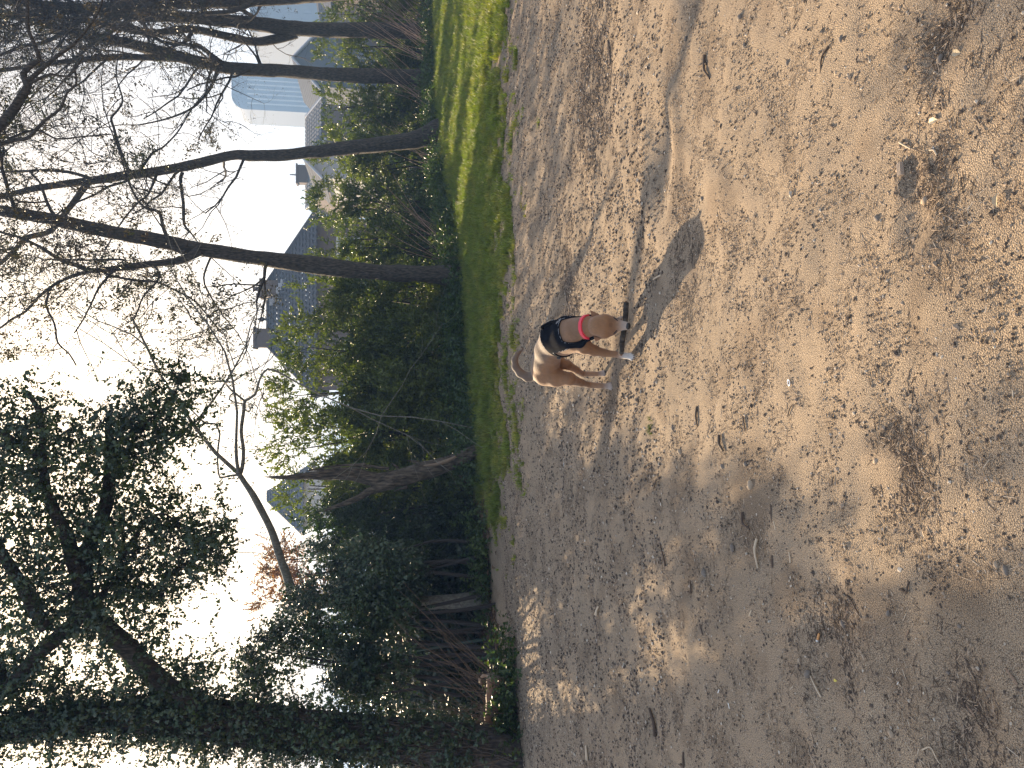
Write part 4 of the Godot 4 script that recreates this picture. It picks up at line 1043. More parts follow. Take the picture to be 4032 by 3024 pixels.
	for k in 150:
		var at := rng.randi_range(0, fine.size() - 40)
		var a := rng.randf() * TAU
		var line := []
		var swing := rng.randf_range(-0.06, 0.06)
		for j in range(at, mini(at + rng.randi_range(12, 30), fine.size())):
			var q: Vector4 = fine[j]
			a += swing + rng.randf_range(-0.09, 0.09)
			var r := q.w * 1.04 + rng.randf_range(0.0, 0.03)
			line.append(Vector4(q.x + cos(a) * r, q.y, q.z + sin(a) * r, rng.randf_range(0.004, 0.011)))
		vs.tube(line, 4, Color.WHITE, 0.0, null, false)
	tag(put("ivy_stems", vs.mesh(), plain(0.07, 0.055, 0.043), o), "", "", "", "stuff")
	# ivy foliage: sleeves round trunk and limbs, and loose masses between them
	var piles := [[], [], [], [], []]
	var tints := [PackedColorArray(), PackedColorArray(), PackedColorArray(), PackedColorArray(), PackedColorArray()]
	for k in 5600:
		var b: Array = bones[rng.randi_range(0, bones.size() - 1)]
		var q: Vector4 = b[0]
		if q.y < 1.6 and rng.randf() < 0.72: continue
		var out := rand_dir()
		out = (out - b[1] * out.dot(b[1])).normalized()
		var reach: float = q.w + absf(rng.randfn(0.0, 0.16)) * (1.4 if q.y > 3.0 else 0.7)
		var p := xyz(q) + out * reach + rand_dir() * 0.08
		if n_mid.get_noise_3dv(p * 1.1) > 0.27 and reach > q.w + 0.1: continue
		var up := (out + Vector3(0, rng.randf_range(-0.6, 0.4), 0) + rand_dir() * 0.5).normalized()
		piles[k % 5].append(Transform3D(facing(up, rng.randf() * TAU, rng.randf_range(0.5, 0.9)), p))
		tints[k % 5].append(IVY_A.lerp(IVY_B, clampf(rng.randf() * 0.8 + 0.4 * n_mid.get_noise_3dv(p * 0.7), 0, 1)))
	for k in 2600:
		var q: Vector4 = fine[rng.randi_range(8, fine.size() - 1)]
		var a := rng.randf() * TAU
		var out := Vector3(cos(a), 0, sin(a))
		var p := xyz(q) + out * (q.w * rng.randf_range(0.95, 1.35))
		piles[k % 5].append(Transform3D(facing((out * 0.7 + Vector3(0, rng.randf_range(-0.8, 0.8), 0) + rand_dir() * 0.4).normalized(), rng.randf() * TAU, rng.randf_range(0.5, 0.85)), p))
		tints[k % 5].append(IVY_A.lerp(IVY_B, rng.randf() * 0.6))
	var lobes := [[Vector3(-0.781, 4.972, -8.3), Vector3(0.55, 0.321, 0.6)], [Vector3(-1.08, 4.541, -8.4), Vector3(0.515, 0.375, 0.6)], [Vector3(-1.402, 4.159, -8.3), Vector3(0.513, 0.373, 0.6)], [Vector3(-1.024, 3.78, -8.2), Vector3(0.325, 0.279, 0.4)], [Vector3(-1.958, 3.702, -8.4), Vector3(0.334, 0.334, 0.5)], [Vector3(-1.841, 4.839, -8.5), Vector3(0.566, 0.424, 0.6)], [Vector3(-0.183, 4.93, -8.2), Vector3(0.272, 0.317, 0.5)], [Vector3(-2.527, 4.029, -8.6), Vector3(0.388, 0.388, 0.5)], [Vector3(-3.134, 5.007, -8.7), Vector3(0.626, 0.434, 0.7)], [Vector3(-3.838, 4.029, -8.6), Vector3(0.291, 0.534, 0.6)], [Vector3(-3.87, 4.835, -8.6), Vector3(0.334, 0.525, 0.6)], [Vector3(-3.946, 3.289, -8.6), Vector3(0.246, 0.444, 0.5)], [Vector3(-3.168, 3.303, -8.9), Vector3(0.306, 0.357, 0.5)], [Vector3(-0.554, 4.213, -8.2), Vector3(0.276, 0.207, 0.4)],
		[Vector3(-0.78, 5.643, -8.4), Vector3(0.686, 0.412, 0.8)], [Vector3(-1.967, 5.827, -8.6), Vector3(0.795, 0.514, 0.9)], [Vector3(-3.206, 5.971, -8.8), Vector3(0.861, 0.574, 0.9)], [Vector3(-2.222, 6.567, -8.8), Vector3(0.944, 0.519, 1)], [Vector3(-3.437, 6.735, -8.8), Vector3(0.847, 0.612, 1)], [Vector3(-3.122, 7.231, -8.8), Vector3(0.698, 0.512, 1)]]
	var total := 0.0
	var weights := []
	for l in lobes:
		total += l[1].x * l[1].y * l[1].z
		weights.append(total)
	for k in 3600:
		var pick := rng.randf() * total
		var w := 0
		while weights[w] < pick: w += 1
		var dir := rand_dir()
		var p: Vector3 = lobes[w][0] + dir * lobes[w][1] * pow(rng.randf(), 0.42)
		if n_mid.get_noise_3dv(p * 0.8) > -0.07: continue
		if p.y > 5.5 and rng.randf() < 0.85: continue
		var up := (dir * 0.5 + Vector3(0, rng.randf_range(-0.7, 0.5), 0) + rand_dir() * 0.6).normalized()
		piles[k % 5].append(Transform3D(facing(up, rng.randf() * TAU, rng.randf_range(0.5, 0.9)), p))
		tints[k % 5].append(IVY_A.lerp(IVY_B, clampf(rng.randf(), 0, 1)))
	var crown := Node3D.new()
	crown.name = "crown"
	o.add_child(crown)
	for k in 5: many("ivy_leaves", ivy_meshes[k], M.ivy, piles[k], tints[k], crown)
	# fine bare twigs among the ivy
	var tw := [[], [], [], [], []]
	for k in 130:
		var b: Array = bones[rng.randi_range(fine.size(), bones.size() - 1)]
		tw[k % 5].append(Transform3D(facing((rand_dir() + b[1] * 0.4).normalized(), rng.randf() * TAU, rng.randf_range(0.35, 0.75)), xyz(b[0])))
	for k in 5: many("twigs", sprays[k][0], M.twig, tw[k], PackedColorArray(), crown)
	var f := Vector3(-3.976, 0, -8.093)
	rebase(o, Vector3(f.x, height(f.x, f.z), f.z))

# ------------------------------------------------------------------ low growth along the hedge foot
func canes(called: String, label: String, at: Vector3, count: int, length: float, lean: Vector3, spread: float, material: Material, group: String, r := 0.006):
	var o := thing(called, label, "shrub", Vector3.ZERO, group)
	at.y = height(at.x, at.z)
	for k in count:
		var p := at + Vector3(rng.randf_range(-0.35, 0.35), -0.03, rng.randf_range(-0.2, 0.2))
		var d := (Vector3(0, 1, 0) + lean + rand_dir() * spread).normalized()
		var n := 8
		var line := []
		var l := length * rng.randf_range(0.5, 1.1)
		for j in n + 1:
			line.append(Vector4(p.x, p.y, p.z, r * (1.0 - 0.75 * j / n) * (0.8 + 0.4 * float(k % 3) / 2)))
			d = (d + rand_dir() * 0.10 + Vector3(lean.x * 0.04, -0.015, 0)).normalized()
			p += d * l / n
		var s := Shape.new()
		s.tube(line, 4, Color.WHITE, 0.0, null, false)
		put("cane", s.mesh(), material, o)
	rebase(o, at)

func undergrowth():
	var g := "fans of bare shoots at the hedge foot"
	canes("shoot_clump", "fan of pinkish bare shoots at the foot of the twin stems", Vector3(9.566, 0, -21.1), 20, 3.0, Vector3(0.5, 0, 0), 0.28, M.pale_twig, g, 0.008)
	canes("shoot_clump", "fan of pinkish bare shoots between twin stems and straight trunk", Vector3(8.705, 0, -20.41), 20, 2.8, Vector3(0.45, 0, 0), 0.3, M.pale_twig, g, 0.008)
	canes("shoot_clump", "fan of pale shoots left of the straight trunk", Vector3(7.663, 0, -20.75), 16, 2.4, Vector3(0.35, 0, 0), 0.3, M.pale_twig, g, 0.008)
	canes("shoot_clump", "fan of pale shoots at the curved trunk's left foot", Vector3(5.501, 0, -18.87), 12, 2.2, Vector3(0.35, 0, 0), 0.3, M.pale_twig, g, 0.007)
	canes("shoot_clump", "arching shoots right beside the forked trunk", Vector3(2.805, 0, -16.07), 16, 2.1, Vector3(0.45, 0, 0), 0.25, M.pale_twig, g, 0.007)
	canes("shoot_clump", "shoots at the right edge of the lawn", Vector3(10.39, 0, -21.1), 12, 2.4, Vector3(0.5, 0, 0), 0.3, M.pale_twig, g, 0.008)
	canes("bramble_clump", "tangled brown bramble stems in front of the ivy-clad trunk", Vector3(-3.913, 0, -8.769), 26, 1.9, Vector3(0.35, 0, 0.1), 0.5, plain(0.11, 0.075, 0.05), g, 0.006)
	canes("bramble_clump", "thin brown stems leaning over the second dog", Vector3(-3.792, 0, -8.997), 20, 1.9, Vector3(0.5, 0, 0.1), 0.4, plain(0.11, 0.075, 0.05), g, 0.005)
	canes("bramble_clump", "low arching stems right of the second dog", Vector3(-3.839, 0, -10.7), 14, 1.5, Vector3(0.5, 0, 0), 0.6, plain(0.09, 0.06, 0.045), g, 0.005)
	canes("bramble_clump", "brown stems at the left edge of the view", Vector3(-4.251, 0, -8.582), 20, 1.5, Vector3(0.2, 0, 0.2), 0.7, plain(0.11, 0.075, 0.05), g, 0.006)
	# matted roots and dry stalks round the forked trunk
	canes("root_tangle", "tangle of dry stalks round the forked trunk's foot", Vector3(2.113, 0, -14.3), 26, 0.5, Vector3(0, -0.3, 0.3), 1.0, plain(0.14, 0.10, 0.075), "", 0.009)
	canes("sprig_clump", "weak dry stalks in front of the middle hedge", Vector3(0.587, 0, -13.98), 10, 1.0, Vector3(0.2, 0, 0.2), 0.5, plain(0.16, 0.12, 0.08), "", 0.005)
	# fence post half hidden in the thicket
	var post := thing("fence_post", "thin dark green fence post leaning inside the thicket", "post")
	var ps := Shape.new()
	ps.tube([Vector4(-3.642, 0.052, -10.9, 0.0232), Vector4(-3.722, 0.751, -10.9, 0.0196), Vector4(-3.782, 1.295, -10.9, 0.0195)], 8)
	put("post", ps.mesh(), plain(0.03, 0.06, 0.045, 0.5), post)
	var cap := Shape.new()
	cap.tube([Vector4(-3.782, 1.289, -10.9, 0.0243), Vector4(-3.787, 1.327, -10.9, 0.0227), Vector4(-3.789, 1.347, -10.9, 0.00973)], 8)
	put("cap", cap.mesh(), plain(0.03, 0.06, 0.045, 0.5), post)
	var pf := Vector3(-3.634, 0, -10.89)
	rebase(post, Vector3(pf.x, 0, pf.z))
	# ivy and weeds creeping along the foot of the hedge
	var piles := [[], [], [], [], []]
	var tints := [PackedColorArray(), PackedColorArray(), PackedColorArray(), PackedColorArray(), PackedColorArray()]
	var line := [Vector3(10.18, 0, -20.41), Vector3(8.14, 0, -19.92), Vector3(6.782, 0, -19.46), Vector3(5.211, 0, -18.05), Vector3(3.677, 0, -16.07), Vector3(2.56, 0, -14.64), Vector3(1.567, 0, -13.67), Vector3(0.877, 0, -13.23), Vector3(0.231, 0, -12.95), Vector3(-0.531, 0, -12.43), Vector3(-1.179, 0, -11.39)]
	for k in 4200:
		var t := rng.randf() * (line.size() - 1.001)
		var p: Vector3 = line[int(t)].lerp(line[int(t) + 1], t - int(t))
		p += Vector3(rng.randf_range(-0.4, 0.4), 0, rng.randfn(-0.35, 0.4))
		if n_mid.get_noise_2d(p.x * 1.2, p.z * 1.2) > 0.25: continue
		p.y = height(p.x, p.z) + absf(rng.randfn(0, 0.12))
		piles[k % 5].append(Transform3D(facing((Vector3.UP + rand_dir() * 0.9).normalized(), rng.randf() * TAU, rng.randf_range(0.7, 1.2)), p))
		tints[k % 5].append(Color(0.035, 0.07, 0.025).lerp(Color(0.09, 0.14, 0.035), rng.randf()))
	var o := thing("ground_ivy", "low green creeping growth along the foot of the hedge", "ground cover")
	o.set_meta("kind", "stuff")
	for k in 5: many("leaves", ivy_meshes[k], M.leaf, piles[k], tints[k], o)
	# last year's leaves lie brown under the hedge and the thicket
	var brown := Shape.new()
	leaf_blade(brown, Vector3(-0.5, 0.05, 0), Vector3(1, 0.1, 0).normalized(), Vector3.UP, 1.0, 0.55, 0.3)
	var dead := []
	var dead_tint := PackedColorArray()
	for k in 26000:
		var x := rng.randf_range(-7.5, 9.0)
		var front := 11.2 if x < -1.2 else 12.4 + maxf(0.0, x) * 1.35
		if x < -3.0: front = 10.2
		var z := -(front + rng.randf_range(0.0, 6.0) - absf(rng.randfn(0, 0.5)))
		dead.append(Transform3D(Basis(Vector3.UP, rng.randf() * TAU).rotated(Vector3.RIGHT, rng.randf_range(-0.5, 0.5)).scaled_local(Vector3.ONE * rng.randf_range(0.05, 0.10)), Vector3(x, height(x, z) + rng.randf_range(0.0, 0.03), z)))
		dead_tint.append(Color(0.10, 0.06, 0.038).lerp(Color(0.19, 0.115, 0.065), rng.randf()) * rng.randf_range(0.6, 1.2))
	var lit := thing("leaf_litter", "brown dead leaves lying under the hedge and thicket", "leaf litter")
	lit.set_meta("kind", "stuff")
	many("leaves", brown.mesh(), M.crumb, dead, dead_tint, lit)
	# separate weeds on the left
	var weeds := [["weed_patch", "round-leaved green weed patch in the shade left of the dead trunk", Vector3(-2.701, 0, -10.7), 120, 0.35], ["weed_patch", "green weeds right in front of the second dog", Vector3(-3.498, 0, -8.833), 110, 0.25], ["weed_patch", "green weeds below the brambles", Vector3(-3.779, 0, -8.769), 110, 0.28], ["weed_patch", "yellow-green weeds at the ivy-clad trunk's foot", Vector3(-3.962, 0, -8.522), 110, 0.3], ["weed_patch", "narrow-leaved tuft in the shade of the thicket", Vector3(-2.196, 0, -11.29), 50, 0.15]]
	for w in weeds:
		var wo := thing(w[0], w[1], "weeds")
		var pl := []
		var tn := PackedColorArray()
		for k in w[3]:
			var p: Vector3 = w[2] + Vector3(rng.randfn(0, w[4] * 1.3), 0, rng.randfn(0, w[4] * 0.6))
			p.y = height(p.x, p.z) + absf(rng.randfn(0, 0.07))
			pl.append(Transform3D(facing((Vector3.UP + rand_dir() * 0.8).normalized(), rng.randf() * TAU, rng.randf_range(0.6, 1.1)), p))
			tn.append(Color(0.04, 0.085, 0.03).lerp(Color(0.11, 0.15, 0.04), rng.randf()))
		many("leaves", ivy_meshes[1], M.leaf, pl, tn, wo)
		rebase(wo, w[2])

func grass():
	var piles := [[], [], [], []]
	var tints := [PackedColorArray(), PackedColorArray(), PackedColorArray(), PackedColorArray()]
	var made := 0
	for k in 260000:
		var d := lerpf(7.3, 22.0, pow(rng.randf(), 1.15))
		var x := rng.randf_range(-3.0, 0.56 * d + 0.8)
		var z := -d
		var t := turf(x, z)
		var m := n_mid.get_noise_2d(x * 2.2, z * 2.2)
		if rng.randf() > t * t * 1.1 or m > lerpf(-0.35, 0.6, t): continue
		var y := height(x, z)
		var size := rng.randf_range(0.5, 1.5) * lerpf(0.5, 1.15, t) * (1.0 + 0.7 * m)
		piles[made % 4].append(Transform3D(Basis(Vector3.UP, rng.randf() * TAU).scaled(Vector3(1.15, size, 1.15)), Vector3(x, y - 0.005, z)))
		var dry := clampf(0.42 + 0.9 * n_mid.get_noise_2d(x * 1.1 + 80.0, z * 1.1) + rng.randf_range(-0.35, 0.35) - 0.35 * t, 0, 1)
		tints[made % 4].append((Color(0.19, 0.24, 0.04).lerp(Color(0.38, 0.34, 0.10), dry) * rng.randf_range(0.6, 1.4)))
		made += 1
	print("grass ", made)
	var o := thing("grass", "patchy bright green grass in front of the hedge", "grass")
	o.set_meta("kind", "stuff")
	for k in 4: many("blades", tuft_meshes[k], M.blade, piles[k], tints[k], o)


# ------------------------------------------------------------------ dogs
# a field of joined, tapered bones on a grid, meshed as surface nets
class Field:
	var lo: Vector3
	var h: float
	var nx: int
	var ny: int
	var nz: int
	var g := PackedFloat32Array()
	var verts := PackedVector3Array()
	var norms := PackedVector3Array()
	var tris := PackedInt32Array()

	func _init(a: Vector3, b: Vector3, cell: float):
		lo = a
		h = cell
		nx = ceili((b.x - a.x) / h) + 1
		ny = ceili((b.y - a.y) / h) + 1
		nz = ceili((b.z - a.z) / h) + 1
		g.resize(nx * ny * nz)
		g.fill(0.2)

	func bone(a: Vector3, b: Vector3, ra: float, rb: float, k := 0.03, squash := Vector3.ONE):
		var r := maxf(ra, rb) * maxf(1.0, maxf(squash.x, maxf(squash.y, squash.z))) + k + 2.5 * h
		var p0 := ((a.min(b) - Vector3.ONE * r - lo) / h).floor()
		var p1 := ((a.max(b) + Vector3.ONE * r - lo) / h).ceil()
		var ab := (b - a) / squash
		var len2 := maxf(ab.length_squared(), 1e-9)
		for z in range(maxi(0, int(p0.z)), mini(nz, int(p1.z) + 1)):
			for y in range(maxi(0, int(p0.y)), mini(ny, int(p1.y) + 1)):
				var row := (z * ny + y) * nx
				for x in range(maxi(0, int(p0.x)), mini(nx, int(p1.x) + 1)):
					var ap := (lo + Vector3(x, y, z) * h - a) / squash
					var t := clampf(ap.dot(ab) / len2, 0.0, 1.0)
					var d := (ap - ab * t).length() - lerpf(ra, rb, t)
					var o := g[row + x]
					var m := maxf(k - absf(d - o), 0.0) / k
					g[row + x] = minf(d, o) - m * m * k * 0.25

	func at(p: Vector3) -> float:
		var q := (p - lo) / h
		var x := clampi(int(q.x), 0, nx - 2)
		var y := clampi(int(q.y), 0, ny - 2)
		var z := clampi(int(q.z), 0, nz - 2)
		var f := q - Vector3(x, y, z)
		var i := (z * ny + y) * nx + x
		var sl := nx * ny
		var a := lerpf(lerpf(g[i], g[i + 1], f.x), lerpf(g[i + nx], g[i + nx + 1], f.x), f.y)
		var b := lerpf(lerpf(g[i + sl], g[i + sl + 1], f.x), lerpf(g[i + sl + nx], g[i + sl + nx + 1], f.x), f.y)
		return lerpf(a, b, f.z)

	func grad(p: Vector3) -> Vector3:
		return Vector3(at(p + Vector3(h, 0, 0)) - at(p - Vector3(h, 0, 0)), at(p + Vector3(0, h, 0)) - at(p - Vector3(0, h, 0)), at(p + Vector3(0, 0, h)) - at(p - Vector3(0, 0, h))).normalized()

	# the point of the skin nearest to p, going along the field's slope
	func skin(p: Vector3) -> Vector3:
		for k in 12:
			p -= grad(p) * clampf(at(p), -0.03, 0.03)
		return p

	func net():
		var index := PackedInt32Array()
		index.resize(nx * ny * nz)
		index.fill(-1)
		var sl := nx * ny
		for z in nz - 1:
			for y in ny - 1:
				var row := (z * ny + y) * nx
				for x in nx - 1:
					var i := row + x
					var a := g[i] < 0.0
					if a == (g[i + 1] < 0.0) and a == (g[i + nx] < 0.0) and a == (g[i + nx + 1] < 0.0) and a == (g[i + sl] < 0.0) and a == (g[i + sl + 1] < 0.0) and a == (g[i + sl + nx] < 0.0) and a == (g[i + sl + nx + 1] < 0.0):
						continue
					var c := [g[i], g[i + 1], g[i + nx], g[i + nx + 1], g[i + sl], g[i + sl + 1], g[i + sl + nx], g[i + sl + nx + 1]]
					var sum := Vector3.ZERO
					var count := 0
					for e in [[0, 1], [2, 3], [4, 5], [6, 7], [0, 2], [1, 3], [4, 6], [5, 7], [0, 4], [1, 5], [2, 6], [3, 7]]:
						var u: float = c[e[0]]
						var w: float = c[e[1]]
						if (u < 0.0) != (w < 0.0):
							var t := u / (u - w)
							var p := Vector3(e[0] & 1, (e[0] >> 1) & 1, e[0] >> 2)
							var q := Vector3(e[1] & 1, (e[1] >> 1) & 1, e[1] >> 2)
							sum += p.lerp(q, t)
							count += 1
					index[i] = verts.size()
					verts.append(lo + (Vector3(x, y, z) + sum / count) * h)
		for z in range(1, nz - 1):
			for y in range(1, ny - 1):
				var row := (z * ny + y) * nx
				for x in range(1, nx - 1):
					var i := row + x
					var inside := g[i] < 0.0
					if inside != (g[i + 1] < 0.0): face(index[i], index[i - nx], index[i - nx - sl], index[i - sl], inside)
					if inside != (g[i + nx] < 0.0): face(index[i], index[i - sl], index[i - sl - 1], index[i - 1], inside)
					if inside != (g[i + sl] < 0.0): face(index[i], index[i - 1], index[i - 1 - nx], index[i - nx], inside)
		for p in verts: norms.append(grad(p))

	func face(a: int, b: int, c: int, d: int, inside: bool):
		if a < 0 or b < 0 or c < 0 or d < 0: return
		if inside:
			tris.append_array([a, c, b, a, d, c])
		else:
			tris.append_array([a, b, c, a, c, d])

	func into(s: Shape, paint: Callable, shift: Vector3):
		var first := s.v.size()
		for k in verts.size():
			s.vert(verts[k] - shift, norms[k], paint.call(verts[k], norms[k]))
		for t in tris: s.i.append(first + t)

	# the part of the skin where keep(p) < 0, lifted off the body: webbing, cloth
	func cloth(s: Shape, keep: Callable, lift: float, shift: Vector3):
		var f := PackedFloat32Array()
		for p in verts: f.append(keep.call(p))
		for t in range(0, tris.size(), 3):
			var id := [tris[t], tris[t + 1], tris[t + 2]]
			if f[id[0]] > 0 and f[id[1]] > 0 and f[id[2]] > 0: continue
			var poly := []
			for k in 3:
				var a: int = id[k]
				var b: int = id[(k + 1) % 3]
				if f[a] <= 0: poly.append([verts[a] + norms[a] * lift, norms[a]])
				if (f[a] <= 0) != (f[b] <= 0):
					var m := f[a] / (f[a] - f[b])
					var n := norms[a].lerp(norms[b], m).normalized()
					var p := verts[a].lerp(verts[b], m)
					poly.append([p + n * lift, n])
			var first := s.v.size()
			for q in poly: s.vert(q[0] - shift, q[1])
			for k in range(1, poly.size() - 1): s.tri(first, first + k, first + k + 1)
			# turned-down edge, so that the cloth has thickness
			for k in poly.size():
				var a: Array = poly[k]
				var b: Array = poly[(k + 1) % poly.size()]
				if absf(keep.call(a[0] - a[1] * lift)) < 0.0006 and absf(keep.call(b[0] - b[1] * lift)) < 0.0006:
					s.quad(a[0] - shift, b[0] - shift, b[0] - b[1] * lift * 1.5 - shift, a[0] - a[1] * lift * 1.5 - shift)

var fur_noise := FastNoiseLite.new()

func fur_mat() -> StandardMaterial3D:
	var m := StandardMaterial3D.new()
	m.vertex_color_use_as_albedo = true
	m.roughness = 0.75
	m.rim_enabled = true
	m.rim = 0.35
	m.rim_tint = 0.6
	m.normal_enabled = true
	m.normal_texture = noise_tex(77, 0.09, 3, 512, [], true, 5.0)
	m.normal_scale = 0.5
	m.uv1_triplanar = true
	m.uv1_scale = Vector3(9, 3, 9)
	return m

const MID := Vector3(0.192, 0.449, -4.9)
const AXIS := Vector3(0.2933, -0.2813, 0.9137)
const UPB := Vector3(0.086, 0.9596, 0.2679)
const SIDE := Vector3(-0.9521, 0.0, 0.3057)

func body_coat(p: Vector3, _n: Vector3) -> Color:
	var w := p - MID
	var t := w.dot(AXIS)
	var u := w.dot(UPB)
	var c := Color(0.42, 0.205, 0.088)
	# greyer saddle along the back, pale paws, dark groin
	c = c.lerp(Color(0.24, 0.155, 0.10), smoothstep(0.02, 0.075, u) * smoothstep(-0.22, -0.02, t) * (1.0 - smoothstep(0.30, 0.44, t)) * 0.85)
	c = c.lerp(Color(0.53, 0.34, 0.22), (1.0 - smoothstep(0.06, 0.2, p.y)) * 0.45)
	c = c.lerp(Color(0.66, 0.53, 0.45), 1.0 - smoothstep(0.015, 0.06, p.y))
	if p.z > -4.75: c = c.lerp(Color(0.85, 0.8, 0.75), 1.0 - smoothstep(0.04, 0.11, p.y))
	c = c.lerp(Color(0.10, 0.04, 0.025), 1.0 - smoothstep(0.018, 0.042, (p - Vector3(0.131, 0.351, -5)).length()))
	c = c.lerp(Color(0.26, 0.14, 0.075), smoothstep(0.36, 0.46, t) * smoothstep(0.02, 0.05, u) * 0.6)
	if t < -0.17 and p.y > 0.47: c = Color(0.23, 0.15, 0.10)
	var f := fur_noise.get_noise_3d(p.x * 2.0, p.y * 0.7, p.z * 2.0)
	return c * (0.56 + 0.10 * f + 0.08 * fur_noise.get_noise_3dv(p * 0.25))

func head_coat(p: Vector3, _n: Vector3) -> Color:
	var c := Color(0.42, 0.205, 0.088)
	var down := (0.25 - p.y)
	c = c.lerp(Color(0.30, 0.145, 0.065), smoothstep(0.02, 0.05, down) * (1.0 - smoothstep(0.07, 0.1, down)) * 0.6)
	var white := smoothstep(0.07, 0.14, down)
	c = c.lerp(Color(0.62, 0.53, 0.46), white * 0.85)
	for e in [Vector3(0.376, 0.158, -4.33), Vector3(0.306, 0.163, -4.33)]:
		c = c.lerp(Color(0.12, 0.055, 0.03), (1.0 - smoothstep(0.012, 0.026, (p - e).length())) * 0.8)
	c = c.lerp(Color(0.25, 0.12, 0.06), (1.0 - smoothstep(0.006, 0.018, (p - Vector3(0.343, 0.199, -4.3)).length())) * 0.7)  # brow wrinkle: the shade of its crease put in as a dark spot
	var f := fur_noise.get_noise_3d(p.x * 2.5, p.y * 1.0, p.z * 2.5)
	return c * (0.56 + 0.09 * f)

func vest_field(p: Vector3) -> float:      # the saddle of the harness
	var w := p - MID
	var t := w.dot(AXIS)
	var u := w.dot(UPB)
	var s := w.dot(SIDE)
	if t < 0.08 or t > 0.52 or p.y < 0.2: return 0.1
	# saddle on top, girth strap behind the forelegs, and two straps down to the chest
	var rim := u + 0.15 * (t - 0.3)
	var saddle := maxf(maxf(0.185 - t + 0.15 * maxf(0.0, -s - 0.06), t - 0.36), 0.052 - rim)
	var girth := absf(t - 0.196 + 0.10 * (u - 0.05)) - 0.016
	var shoulder := maxf(maxf(absf(t - 0.375 - 1.2 * (0.05 - u)) - 0.022, u - 0.085), -0.03 - u)
	return minf(saddle, minf(girth, shoulder)) * 1.0

func strap_ring(called: String, c: Vector3, axis: Vector3, f: Field, f2: Field, wide: float, thick: float, material: Material, parent: Node3D, shift: Vector3):
	var x := axis.cross(Vector3(0.2, 0.9, 0.1)).normalized()
	var y := axis.cross(x)
	var s := Shape.new()
	var n := 40
	var ring := []
	for k in n:
		var a := TAU * k / n
		var dir := x * cos(a) + y * sin(a)
		var q := c
		for j in 60:
			if minf(f.at(q), f2.at(q)) > 0.001: break
			q += dir * 0.002
		ring.append([q, dir])
	for k in n:
		var a: Array = ring[k]
		var b: Array = ring[(k + 1) % n]
		var e0: Vector3 = a[0] + a[1] * thick - axis * wide / 2 - shift
		var e1: Vector3 = a[0] + a[1] * thick + axis * wide / 2 - shift
		var e2: Vector3 = b[0] + b[1] * thick + axis * wide / 2 - shift
		var e3: Vector3 = b[0] + b[1] * thick - axis * wide / 2 - shift
		s.quad(e0, e1, e2, e3)
		s.quad(e1, e1 - a[1] * thick * 2, e2 - b[1] * thick * 2, e2)
		s.quad(e3, e3 - b[1] * thick * 2, e0 - a[1] * thick * 2, e0)
	return put(called, s.mesh(), material, parent)

func blob(c: Vector3, r: Vector3, shift: Vector3) -> Shape:
	var f := Field.new(c - r * 1.5 - Vector3.ONE * 0.006, c + r * 1.5 + Vector3.ONE * 0.006, minf(r.x, minf(r.y, r.z)) / 3.0)
	f.bone(c, c + Vector3(0.0001, 0, 0), 1.0 * minf(r.x, minf(r.y, r.z)), minf(r.x, minf(r.y, r.z)), 0.001, r / minf(r.x, minf(r.y, r.z)))
	f.net()
	var s := Shape.new()
	f.into(s, func(_p, _n): return Color.WHITE, shift)
	return s

# an ear flap: a curved, thick three-cornered sheet
func ear(s: Shape, a: Vector3, b: Vector3, tip: Vector3, out: Vector3, shift: Vector3):
	var n := 6
	for layer in 2:
		var rows := []
		for r in n + 1:
			var row := []
			for c in n + 1 - r:
				var v := float(r) / n
				var u := float(c) / n
				var p := a * (1.0 - u - v) + b * u + tip * v
				var bulge := 4.0 * u * (1.0 - u - v) + 1.5 * v * (1.0 - v)
				p += out.normalized() * (0.011 * bulge - 0.007 * layer * (1.0 - v * 0.7))
				row.append(p)
			rows.append(row)
		for r in n:
			for c in n - r:
				var k := Color(0.20, 0.09, 0.038) if layer == 0 else Color(0.10, 0.045, 0.025)
				s.flat(rows[r][c] - shift, rows[r][c + 1] - shift, rows[r + 1][c] - shift, k)
				if c < n - r - 1: s.flat(rows[r][c + 1] - shift, rows[r + 1][c + 1] - shift, rows[r + 1][c] - shift, k)

func paw(f: Field, toes: Array, from: Vector3, r: float):
	for t in toes:
		f.bone(from.lerp(t, 0.35), t, r * 1.15, r, 0.006)

